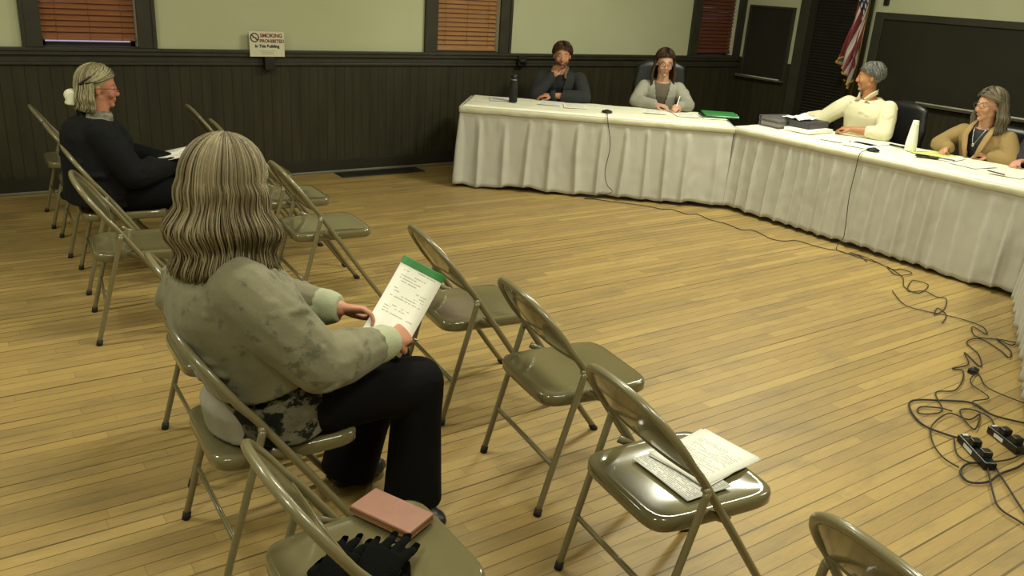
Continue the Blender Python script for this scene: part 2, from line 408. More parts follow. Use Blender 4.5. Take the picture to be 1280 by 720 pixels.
tag(MB().box((-.045, -.02, -.06), (.045, .03, .05)).build('outlet_box', MAT['black'], bevel=.006), 'small black box on the dark wainscot below the no-smoking sign', 'wall box').location = (2.53, YB-.0635, 1.0)
b = MB(); b.box((-.05, -.05, -.05), (.05, 0, .05)); b.ell((.0, -.05, .0), (.05, .03, .03))
o = tag(b.build('wall_speaker', MAT['blackmat'], bevel=.01), 'small black device on the wall rail to the left of the seated man', 'wall device'); o.location = (5.18, YB-.03, 1.03)

# ------------------------------------------------------------ ceiling lights
LC = (.99, .99, .80)
LIGHTS = [(5.45, 4.45, 22, 0), (2.2, 4.6, 88, 0), (5.3, .9, 105, 0), (1.9, .6, 92, 0), (-.9, 4.2, 70, 0), (-1.0, .4, 45, 0)]
lm = NT('lamp_diffuser'); lm.set(Base_Color=(.9, .9, .8, 1), Emission_Color=(*LC, 1), Emission_Strength=2.0, Roughness=.5)
LIGHTS = [(5.35, 4.15, 108), (2.0, 3.0, 54), (5.4, .9, 66), (2.0, .5, 52), (-.9, 4.3, 56), (-.9, .9, 44)]
nm = ['above the council tables', 'above the middle of the floor', 'above the near right of the room', 'above the near chairs', 'at the far left of the room', 'at the near left of the room']
for (x, y, p), s in zip(LIGHTS, nm):
    e = empty('ceiling_light', (x, y, ZC-.09), 0, 'long white fluorescent ceiling light '+s, 'light', 'ceiling lights')
    b = MB(); b.box((-.64, -.10, .05), (.64, .10, .09)); b.build('housing', MAT['white'], e, smooth=False, bevel=.005)
    MB().loft([(-.62, 0, .02), (.62, 0, .02)], [(.08, .035)]*2, ref=(0, 1, 0), n=16).build('diffuser', lm.m, e)
    ld = bpy.data.lights.new('lamp', 'AREA'); ld.shape = 'RECTANGLE'; ld.size = 1.2; ld.size_y = .14; ld.energy = p; ld.color = LC
    lo = bpy.data.objects.new('lamp', ld); COL.objects.link(lo); lo.location = (0, 0, -.03); lo.parent = e
w = bpy.data.worlds.new('world'); SC.world = w; w.use_nodes = True
bg = w.node_tree.nodes['Background']; bg.inputs[0].default_value = (.62, .50, .72, 1); bg.inputs[1].default_value = .8

# ------------------------------------------------------------ folding chair
def cx_of(z):
    pts = [(0, .52), (.25, .348), (.545, .138), (.65, .064), (.75, -.008), (.85, -.08)]
    for (a, xa), (b, xb) in zip(pts, pts[1:]):
        if z <= b: return xa+(xb-xa)*(z-a)/(b-a)
    return pts[-1][1]
def back_outline(t, k=1.0):
    y = .216*k*math.copysign(abs(math.cos(t))**.82, math.cos(t)); z = .618+.172*k*max(0, math.sin(t))**.85
    return y, z
def make_chair():
    root = empty('folding_chair')
    path = [(.52, .232, .012), (.42, .226, .145), (.28, .222, .348), (.175, .218, .5), (.126, .217, .57)]
    arc = []
    for k in range(0, 25):
        y, z = back_outline(PI*k/24); arc.append((cx_of(z), y, z))
    full = path+arc+[(x, -y, z) for x, y, z in reversed(path)]
    MB().loft(smoothpath(full, 3), .0125, ref=(1, 0, 0), n=10).build('frame', MAT['chairtube'], root)
    # back panel
    b = MB(); nu, nv = 20, 12; vs = []
    for side in (1, -1):
        for j in range(nv+1):
            for i in range(nu+1):
                u = -1+2*i/nu
                t = math.acos(max(-1, min(1, math.copysign(abs(u)**(1/.82), u))))
                zt = .618+.164*max(0, math.sin(t))**.85
                zb = .562+.022*u*u
                z = zb+(zt-zb)*j/nv; y = u*.212
                x = cx_of(z)-.016*(1-u*u)*math.sin(PI*min(1, .15+.85*(j/nv)))-.002+side*.0016
                vs.append((x, y, z))
    N = (nu+1)*(nv+1)
    fs = [(s*N+j*(nu+1)+i, s*N+j*(nu+1)+i+1, s*N+(j+1)*(nu+1)+i+1, s*N+(j+1)*(nu+1)+i) for s in (0, 1) for j in range(nv) for i in range(nu)]
    for i in range(nu): fs.append((i, i+1, N+i+1, N+i)); fs.append((nv*(nu+1)+i, nv*(nu+1)+i+1, N+nv*(nu+1)+i+1, N+nv*(nu+1)+i))
    b.add(vs, fs)
    bot = [(cx_of(.562+.022*u*u)-.016*(1-u*u)*.45-.002, u*.212, .562+.022*u*u) for u in np.linspace(-1, 1, 17)]
    b.loft(bot, .005, n=6)
    b.build('backrest', MAT['chair'], root)
    # seat pan
    b = MB(); n = 48
    def outl(k, z, ins=0):
        o = []
        for i in range(n):
            q = 2*PI*i/n; c, s = math.cos(q), math.sin(q)
            px = math.copysign(abs(c)**.30, c); py = math.copysign(abs(s)**.30, s)
            wy = .202-.008*(1-px)*.5
            o.append((.234+(.222-ins)*k*px, (wy-ins)*k*py, z))
        return o
    rings = [outl(.02, .4365), outl(.5, .4365), outl(.76, .4375), outl(.88, .4418), outl(.955, .4445), outl(.99, .440), outl(1.0, .432), outl(1, .408), outl(1, .402, .004), outl(1, .412, .008), outl(.9, .428), outl(.02, .428)]
    vs = [p for r in rings for p in r]
    fs = [(j*n+i, j*n+(i+1) % n, (j+1)*n+(i+1) % n, (j+1)*n+i) for j in range(len(rings)-1) for i in range(n)]
    fs += [tuple(range(n)), tuple(range((len(rings)-1)*n, len(rings)*n))]
    b.add(vs, fs).build('seat', MAT['chair'], root)
    for s in (1, -1):
        lg = MB().loft(smoothpath([(-.0, s*.228, .012), (.05, s*.2275, .2), (.115, s*.2285, .44), (.140, s*.2285, .538)], 4), .0115, ref=(1, 0, 0), n=10)
        lg.ell((.139, s*.226, .538), .0125)
        L = lg.build('leg', MAT['chairtube'], root)
        MB().loft([(-.001, s*.2285, 0), (.004, s*.2277, .026)], [.0145, .014], n=12).build('foot_cap', MAT['rubber'], L)
        MB().loft([(.527, s*.2325, 0), (.506, s*.231, .026)], [.0145, .014], n=12).build('foot_cap', MAT['rubber'], root)
    b = MB(); b.loft([(.045, -.222, .19), (.045, .222, .19)], [(.004, .009)]*2, ref=(1, 0, 0), n=8); b.loft([(.051, -.222, .196), (.051, .222, .196)], .0035, n=6)
    b.build('stretcher', MAT['chairtube'], root)
    for s in (1, -1):
        MB().obox((.21, s*.210, .43), (.05, .003, .012), rotm(0, .5)).build('hinge_bracket', MAT['chairtube'], root)
        MB().loft([(.138, s*.212, .538), (.138, s*.234, .538)], .009, n=10).build('pivot_bolt', MAT['chairtube'], root)
    return root
A7 = math.radians(-7)
CH_ = [  # x, y of rear-feet midpoint, heading, label
    (.655, 6.48, A7*.3, 'folding chair nearest the back wall in the left row, empty'),
    (.655, 5.79, A7*.3, 'folding chair behind the back of the woman in the black jacket, left row'),
    (.65, 5.08, A7*.6, 'folding chair the woman in the black jacket sits on'),
    (.587, 4.355, A7, 'empty folding chair with its seat showing in front of the long-haired woman, left row'),
    (.625, 2.95, A7*.3, 'folding chair half hidden beside the far hip of the woman with the notepad'),
    (.54, 2.31, A7*.3, 'folding chair the woman with the notepad sits on'),
    (.515, 1.52, 0, 'folding chair at the bottom edge carrying a pink wallet and black gloves'),
    (1.64, 6.33, A7*.3, 'front-row folding chair nearest the back wall, only its back showing over the grey-blonde head'),
    (1.62, 5.68, A7*.5, 'front-row folding chair with white papers lying on its seat, second from the back wall'),
    (1.60, 5.00, A7*.5, 'empty front-row folding chair, third from the back wall, behind the one whose long leg shows'),
    (1.545, 4.30, A7*.5, 'empty front-row folding chair whose long front leg reaches down to the notepad'),
    (1.655, 2.91, A7, 'empty folding chair directly behind the notepad, right of the gap'),
    (1.636, 2.19, A7*1.15, 'empty folding chair in the middle of the picture with bright glints on the seat'),
    (1.465, 1.47, A7, 'folding chair with printed papers on its shiny seat'),
    (1.44, .67, A7, 'folding chair cut off by the bottom edge, only the top of its back showing'),
]
chair0 = make_chair()
for i, (x, y, a, l) in enumerate(CH_):
    o = chair0 if i == 0 else copy_tree(chair0)
    o.location = (x, y, 0); o.rotation_euler = (0, 0, a)
    tag(o, l, 'chair', 'rows of olive metal folding chairs')

# ------------------------------------------------------------ council tables
def bez_noise(x, s): return noise.noise(V((x, s, 0)))
TZ = .74
def table(A, B, seed, lab, pl, ends=(True, True), depth=.74):
    A = V((*A, 0)); B = V((*B, 0)); d = (B-A); L = d.length; d.normalize(); n = V((-d.y, d.x, 0))
    rz = math.atan2(d.y, d.x)
    # real folding table under the cloth; local x along the front edge, y away from the room
    t = empty('folding_table', A, rz, 'long folding table under the '+lab, 'table', 'council tables in a horseshoe')
    MB().box((.03, .03, TZ-.045), (L-.03, depth-.03, TZ-.012)).build('tabletop', MAT['wood'], t, smooth=False, bevel=.004)
    for x in (.25, L-.25):
        for y in (.12, depth-.12):
            MB().loft([(x, y, 0), (x, y, TZ-.045)], .014, n=10).build('leg', MAT['chairtube'], t)
    # cover
    c = MB(); nx, ny = 90, 20; ov = .018; vs = []
    for j in range(ny+1):
        for i in range(nx+1):
            u = i/nx; x = -ov+(L+2*ov)*u; v = j/ny; y = -ov+(depth+2*ov)*v
            z = TZ-.004+.0045*noise.noise(V((x*3+seed, y*7, 1)))+.003*noise.noise(V((x*11, y*13+seed, 4)))
            ex = min(i, nx-i)/nx*(L+2*ov); ey = min(j, ny-j)/ny*(depth+2*ov); e = min(ex, ey)
            if e < .02: z -= .006*(1-e/.02)
            vs.append((x, y, z))
    fs = [(j*(nx+1)+i, j*(nx+1)+i+1, (j+1)*(nx+1)+i+1, (j+1)*(nx+1)+i) for j in range(ny) for i in range(nx)]
    c.add(vs, fs)
    # hanging edge
    per = [(i, 0) for i in range(nx)]+[(nx, j) for j in range(ny)]+[(i, ny) for i in range(nx, 0, -1)]+[(0, j) for j in range(ny, 0, -1)]
    P = [V(vs[j*(nx+1)+i]) for i, j in per]; m = len(P); rows = [P]; cen = V((L/2, depth/2, 0))
    for dz, oo in ((-.010, .005), (-.022, .006), (-.040, .006)):
        row = []
        for k, p in enumerate(P):
            i, j = per[k]; ox = (-1 if i == 0 else 1 if i == nx else 0); oy = (-1 if j == 0 else 1 if j == ny else 0)
            hz = dz*(1+.25*noise.noise(V((p.x*4, p.y*4, seed+9)))) if dz < -.03 else dz
            w_ = .004*noise.noise(V((p.x*14, p.y*14, seed+dz*40)))
            row.append(V((p.x+ox*(oo+w_), p.y+oy*(oo+w_), TZ-.010+hz)))
        rows.append(row)
    vv = [p for r in rows for p in r]
    ff = [(a*m+k, a*m+(k+1) % m, (a+1)*m+(k+1) % m, (a+1)*m+k) for a in range(3) for k in range(m)]
    c.add(vv, ff)
    o = c.build('tablecloth', MAT['cloth']); o.location = A; o.rotation_euler = (0, 0, rz)
    sm = o.modifiers.new('s', 'SOLIDIFY'); sm.thickness = .0015
    tag(o, 'cream table cover, crinkled, lying on the '+lab, 'tablecloth', 'cream covers on the council tables')
    # pleated skirt around left end, front and right end
    rnd = random.Random(seed)
    path = [(-.02, depth, -1, 0), (-.02, -.02, None, None), (L+.02, -.02, None, None), (L+.02, depth, 1, 0)]
    segs = [((-.02, depth), (-.02, -.02), (-1, 0)), ((-.02, -.02), (L+.02, -.02), (0, -1)), ((L+.02, -.02), (L+.02, depth), (1, 0))]
    if not ends[0]: segs = segs[1:]
    if not ends[1]: segs = segs[:-1]
    pts = []
    for a, b, nn in segs:
        a = V(a); b = V(b); ln = (b-a).length; k = int(ln/.006)
        for i in range(k):
            pts.append(((a+(b-a)*i/k), V(nn), i/k*ln))
    pts.append((V(segs[-1][1]), V(segs[-1][2]), 0))
    # blend normals at the corners
    N = [p[1] for p in pts]; Nn = []
    for i in range(len(N)):
        q = V((0, 0))
        for k in range(-5, 6): q += N[min(max(i+k, 0), len(N)-1)]
        Nn.append(q.normalized())
    # irregular pleats
    ph = []; s = 0; q = 0
    for i in range(len(pts)):
        q += .006*(2*PI)/pl*(1+.55*noise.noise(V((i*.006*2.2, seed, 3)))); ph.append(q)
    NV = 22; vs = []
    top = TZ-.012
    for j in range(NV+1):
        v = j/NV
        for i, (p, nn, s) in enumerate(pts):
            g = ph[i]; big = noise.noise(V((i*.006*2.6, seed+5, v*.7)))
            # gathers at the top are fine and shallow, lower down they merge into wider folds
            amp = .007+.019*min(1, v*2.0)+.012*v
            fine = math.sin(g*2.1+1)*(.006*max(0, 1-v*2.4))
            fold = math.sin(g+.7*big+v*.5*noise.noise(V((i*.02, seed, 8))))
            fold = (1-2*abs(math.sin(.5*(g+.9*big+.8*v*noise.noise(V((i*.02, seed, 8)))))))**1 if False else 2*math.exp(-3.2*(1-math.cos(g+.9*big+.8*v*noise.noise(V((i*.02, seed, 8))))))-1+.35*math.sin(g*.5+seed)+.25*noise.noise(V((i*.05, v*5, seed)))
            kf = max(0, min(1, (v-.07)/.12)); fold = -1+(fold+1)*kf; fine *= min(1, .2+kf)
            off = .010+amp*(fold*.5+.5)*(.85+.4*big)+fine+.022*v*v+.03*v*noise.noise(V((i*.006*1.1, seed+2, 0)))+.004*noise.noise(V((i*.09, v*9, seed)))
            hem = .034+.034*noise.noise(V((i*.006*2.6, seed+11, 0)))+.005*math.sin(g)
            z = top*(1-v)+hem*v
            q2 = p+Nn[i]*max(off, .012)
            vs.append((q2.x, q2.y, z))
    m = len(pts)
    fs = [(j*m+i, j*m+i+1, (j+1)*m+i+1, (j+1)*m+i) for j in range(NV) for i in range(m-1)]
    e = empty('table_skirt', A, rz, 'pleated ivory skirt hanging around the '+lab, 'table skirt', 'pleated skirts of the council tables')
    o = MB().add(vs, fs).build('pleated_fabric', MAT['skirt'], e)
    o.modifiers.new('s', 'SOLIDIFY').thickness = .002
    # header band
    vs = []
    for j, (z, of) in enumerate(((top-.004, .020), (top-.02, .026), (top-.052, .026), (top-.055, .022))):
        for i, (p, nn, s) in enumerate(pts):
            q2 = p+Nn[i]*(of+.0035*noise.noise(V((i*.09, seed, j*.3)))); vs.append((q2.x, q2.y, z+.003*noise.noise(V((i*.03, seed, 7)))))
    fs = [(j*m+i, j*m+i+1, (j+1)*m+i+1, (j+1)*m+i) for j in range(3) for i in range(m-1)]
    o = MB().add(vs, fs).build('header_band', MAT['skirttop'], e); o.modifiers.new('s', 'SOLIDIFY').thickness = .002
    def at(u, y, z=TZ+.001): p = A+d*u+n*y; return V((p.x, p.y, z))
    return at, d, n, rz
T1, d1, n1, rz1 = table((3.99, 6.415), (5.79, 4.915), 3, 'left council table', .20)
T2, d2, n2, rz2 = table((5.86, 4.885), (5.91, 2.42), 17, 'middle council table', .12)
T3, d3, n3, rz3 = table((5.895, 2.30), (3.895, 1.27), 29, 'right council table cut off by the right edge', .14)

# ------------------------------------------------------------ people
SKIN = {'fair': '#c99a7c', 'tan': '#bd8a66', 'pink': '#c98f78'}
def headmat(c, yaw, pitch=0, roll=0): return Matrix.Translation(V(c)) @ Matrix.Rotation(yaw, 4, 'Z') @ Matrix.Rotation(pitch, 4, 'Y') @ Matrix.Rotation(roll, 4, 'X')
def add_head(mb, H, s=1.0, female=False):
    R = H.to_3x3(); P = lambda x, y, z: H @ V((x*s, y*s, z*s))
    E = lambda c, r, M=None: mb.ell(P(*c), tuple(q*s for q in r), R if M is None else R @ M, n=20, m=14)
    jw = .85 if female else 1
    E((-.012, 0, .032), (.098, .077, .090)); E((.028, 0, -.015), (.066, .062*jw+.004, .085)); E((.03, 0, -.072), (.05, .048*jw, .036))
    E((.066, 0, -.098), (.022, .022*jw, .017)); E((.076, 0, .027), (.016, .047, .010))
    for t in (1, -1):
        E((.062, t*.036, -.028), (.026, .024, .028)); E((.074, t*.031, .004), (.0145, .0155, .0125))
        E((-.008, t*.078, -.008), (.018, .008, .031), Matrix.Rotation(t*-.25, 3, 'Z')); E((.0, t*.02, -.055), (.05, .046*jw, .04))
        E((.096, t*.011, -.036), (.009, .0075, .007))
    mb.loft([P(.086, 0, .022), P(.094, 0, 0), P(.104, 0, -.024), P(.107, 0, -.033), P(.096, 0, -.042)], [.007*s, .008*s, .0095*s, .0105*s, .006*s], ref=R @ V((0, 1, 0)), n=12)
    E((.0865, 0, -.061), (.009, .023, .0060)); E((.084, 0, -.071), (.009, .020, .0065))
def add_hand(mb, w, df, up, side, curl=(.5, .5, .6, .7), s=1.0, spread=.06, thumb=.6, grip=0):
    """w wrist, df towards the fingers, up = back of the hand, side=+1 left hand; thumb on the inner side"""
    w = V(w); df = V(df).normalized(); up = V(up); up = (up-df*up.dot(df)).normalized(); lat = df.cross(up)*(-side)  # towards the thumb
    P = lambda a, b, c: w+df*a*s+lat*b*s+up*c*s
    mb.loft([P(-.02, 0, 0), P(.01, 0, 0), P(.045, .002, 0), (P(.085, 0, -.001)), P(.094, 0, -.003)], [(.024*s, .018*s), (.027*s, .018*s), (.039*s, .0165*s), (.041*s, .014*s), (.036*s, .009*s)], ref=lat, n=16)
    lens = ((.044, .027, .022), (.049, .031, .023), (.045, .029, .022), (.035, .022, .019))
    for k, L in enumerate(lens):
        b = .0315-k*.021; p = P(.085 if k < 3 else .078, b, -.001); ang = curl[k]*.7; az = spread*(1.5-k)
        rr = (.0093 if k < 3 else .0082)*s; pts = [p]; cur = p; a = ang
        for q, l in enumerate(L):
            dirv = (df*math.cos(az)+lat*math.sin(az))*math.cos(a)-up*math.sin(a)
            cur = cur+dirv*l*s; pts.append(cur); a += curl[k]*(1.0 if q == 0 else .8)
        mb.limb(pts, [rr*1.05, rr, rr*.93, rr*.82], n=8)
    t0 = P(.018, .026, -.006); t1 = P(.050, .026+.030*(1-thumb*.3), -.012-.018*thumb); t2 = P(.080, .026+.034*(1-thumb*.7), -.016-.028*thumb); t3 = P(.104, .026+.030*(1-thumb*1.1), -.018-.03*thumb)
    mb.limb([t0, t1, t2, t3], [.015*s, .0125*s, .0105*s, .0088*s], n=8)
def lerp(a, b, t): return V(a)*(1-t)+V(b)*t

def color_body(me, H, s, skin, lip, brow, beard=None, iris='#2a2420', nails=False):
    n = len(me.vertices); co = np.empty(n*3, np.float32); me.vertices.foreach_get('co', co); co = co.reshape(-1, 3)
    Hi = np.array(H.inverted()); q = (co @ Hi[:3, :3].T+Hi[:3, 3])/s
    col = np.ones((n, 4), np.float32); base = np.array(lin(skin)[:3]); col[:, :3] = base
    x, y, z = q[:, 0], q[:, 1], q[:, 2]
    def blend(mask, c):
        mask = np.clip(mask, 0, 1)[:, None]; col[:, :3] = col[:, :3]*(1-mask)+np.array(lin(c)[:3])*mask
    g = lambda cx, cy, cz, rx, ry, rz: 1.6-1.6*np.sqrt(((x-cx)/rx)**2+((y-cy)/ry)**2+((z-cz)/rz)**2)
    red = tuple(min(1, v) for v in (base[0]*1.0, base[1]*.72, base[2]*.68))
    rm = np.clip(np.maximum.reduce([g(.08, .04, -.03, .03, .03, .025), g(.08, -.04, -.03, .03, .03, .025), g(.115, 0, -.03, .02, .02, .02)]), 0, 1)*.45
    col[:, :3] = col[:, :3]*(1-rm[:, None])+np.array(red)*rm[:, None]
    if beard:
        m = np.clip((x-.0)*40, 0, 1)*np.clip((-.048-z)*60, 0, 1)*np.clip((z+.13)*60, 0, 1)
        if beard[1] == 'goatee': m = np.maximum(g(.08, 0, -.085, .035, .03, .035), g(.1, 0, -.05, .03, .03, .010))
        else: m = np.maximum(m, g(.1, 0, -.05, .03, .032, .010))
        blend(m*.8, beard[0])
    blend(g(.090, 0, -.066, .025, .025, .011)*.9, lip)
    for t in (1, -1):
        blend(g(.088, t*.033, .031, .03, .024, .0065), brow)
        blend(g(.09, t*.032, .004, .02, .0135, .0048)*1.2, '#b9aea0'); blend(g(.094, t*.030, .004, .02, .0068, .0058)*1.8, iris)
        blend(g(.09, t*.032, .0115, .02, .017, .003)*.8, '#4a352c')
    at = me.color_attributes.new('Col', 'FLOAT_COLOR', 'POINT'); at.data.foreach_set('color', col.ravel())

def hair_cap(mb, H, s, hl=.055, back=-.06, grow=1.06, low=-.02):
    """scalp shell: everything of an enlarged skull that is behind the hairline"""
    n, m = 80, 60; R = H
    rx, ry, rz = .099*grow, .079*grow, .092*grow; vs = []; fs = []; keep = {}
    for j in range(m+1):
        q = -PI/2+PI*j/m
        for k in range(n):
            p = 2*PI*k/n
            vs.append(V((-.012+rx*math.cos(q)*math.cos(p), ry*math.cos(q)*math.sin(p), .032+rz*math.sin(q))))
    def ok(v):
        # hairline: high at the front, sideburns, low at the nape
        line = hl+.012 if v.x > .045 else (low+(hl-low)*max(0, (v.x-.0)/.045) if v.x > 0 else low+(back-low)*min(1, -v.x/.07))
        return v.z > line
    for j in range(m):
        for k in range(n):
            f = (j*n+k, j*n+(k+1) % n, (j+1)*n+(k+1) % n, (j+1)*n+k)
            if all(ok(vs[i]) for i in f): fs.append(f)
    used = sorted({i for f in fs for i in f}); mp = {a: b for b, a in enumerate(used)}
    return [H @ (vs[i]*s) for i in used], [tuple(mp[i] for i in f) for f in fs]
def make_hair(name, H, s, colors, m, parent, length, nl=300, part=0, wave=(.0, .1), spread=.0, front=60, width=.006, seed=1, short=False, sweep=78, curl_in=0, back_only=False, layer=.16, stop=None, taper=.35, hl=.05):
    rnd = random.Random(seed); mb = MB()
    cv, cf = hair_cap(mb, H, s, hl=hl, grow=1.03)
    mb.add(cv, cf, lin(colors[0]))
    E = V((.105, .086, .098)); C0 = V((-.014, 0, .034)); yawm = Matrix.Translation(H.translation) @ Matrix.Rotation(math.atan2(H[1][0], H[0][0]), 4, 'Z')
    for q in range(nl):
        al = rnd.uniform(-PI, PI); lay = 1+layer*rnd.random()**1.5
        fr = abs(al) < math.radians(front)
        sgn = 1 if al > part*.01 else -1
        al1 = al
        if abs(al) < math.radians(sweep): al1 = sgn*math.radians(sweep+rnd.uniform(0, 24))
        e0 = math.radians(rnd.uniform(50, 88)) if not fr else math.radians(rnd.uniform(24, 80))
        if short: e0 = math.radians(rnd.uniform(12, 88)); lay = .96+layer*rnd.random()
        L = length*rnd.uniform(.9, 1.04)
        if stop: L = stop(al1, L)
        pts = []; ns = 9
        elow = 0.0
        for i in range(ns):
            t = i/(ns-1); a = al+(al1-al)*(t**.8 if not short else t); e = e0+(elow-e0)*t
            if short: e = e0+(-math.radians(28)*(1 if abs(al) > 1.6 else .3)-e0)*t
            p = C0+V((E.x*math.cos(e)*math.cos(a), E.y*math.cos(e)*math.sin(a), E.z*math.sin(e)))*lay
            if short and (p-C0).length > 0 and p.x > .02 and p.z < .055-.03*(1 if abs(p.y) > .06 else 0):
                break
            pts.append(H @ (p*s) if True else p)
        if short:
            if len(pts) < 3: continue
            k0 = rnd.randint(0, max(0, len(pts)-4)); pts = pts[k0:k0+rnd.randint(3, 5)]
            c_ = H @ C0; jit = V((rnd.uniform(-1, 1), rnd.uniform(-1, 1), rnd.uniform(-.5, .8)))*.006
            pts = smoothpath(pts, 2); L_ = len(pts)-1
            pts = [p+((p-c_).normalized()*.007+jit)*(k/L_)**2 for k, p in enumerate(pts)]
            c = lin(rnd.choice(colors)); r = width*rnd.uniform(.7, 1.2)
            mb.loft(pts, [r*(.5+.5*math.sin(PI*(.15+.8*k/(len(pts)-1)))) for k in range(len(pts))], n=5, col=c); continue
        # fall
        base = pts[-1]; cen = H @ C0; out = V((base.x-cen.x, base.y-cen.y, 0)); out.normalize(); nf = max(5, int(L/.026))
        sprd = spread*rnd.uniform(.6, 1.2); cur = base; tang = V((-out.y, out.x, 0)); w_ph = rnd.uniform(-.35, .35)+.5*math.sin(al1*2)
        for i in range(1, nf+1):
            t = i/nf; z = -L*t
            o = sprd*math.sin(PI*min(1, t*1.1)*.6)-curl_in*max(0, t-.75)*4*.25
            wv = wave[0]*math.sin(2*PI*(L*t)/wave[1]+w_ph+1.2)*(min(1, t*2.5))
            lat = wave[0]*.35*math.sin(2*PI*(L*t)/(wave[1]*1.3)+w_ph*2)
            pts.append(base+out*(o+wv)+tang*lat+V((0, 0, z)))
        c = lin(rnd.choice(colors)); r = width*rnd.uniform(.7, 1.3)
        if wave[0] > .005: pts = pts[:ns-1]+smoothpath(pts[ns-1:], 2)
        K = len(pts)
        rr = [r*(1 if k/K < .75 else 1-(1-taper)*(k/K-.75)*4)*(.6 if k < 2 else 1) for k in range(K)]
        mb.loft(pts, [(a, a*.6) for a in rr], n=4, col=c)
    return mb.build(name, m, parent, colors=True)

def glasses(H, s, m, parent, lens=True):
    mb = MB(); P = lambda x, y, z: H @ V((x*s, y*s, z*s)); R = H.to_3x3()
    for t in (1, -1):
        ring = [P(.108-.012*abs(math.cos(a)*.5+.5*1) * (1 if True else 0), t*(.034+.025*math.cos(a)), .002+.018*math.sin(a)) for a in np.linspace(0, 2*PI, 25)]
        mb.loft(ring, .0018*s, n=6, cap=False)
        mb.loft([P(.098, t*.06, .006), P(.05, t*.079, .006), P(-.01, t*.085, .004), P(-.03, t*.082, -.012)], .0018*s, n=6)
    mb.loft([P(.106, .010, .006), P(.112, 0, .009), P(.106, -.010, .006)], .0018*s, n=6)
    return mb.build('glasses', m, parent)

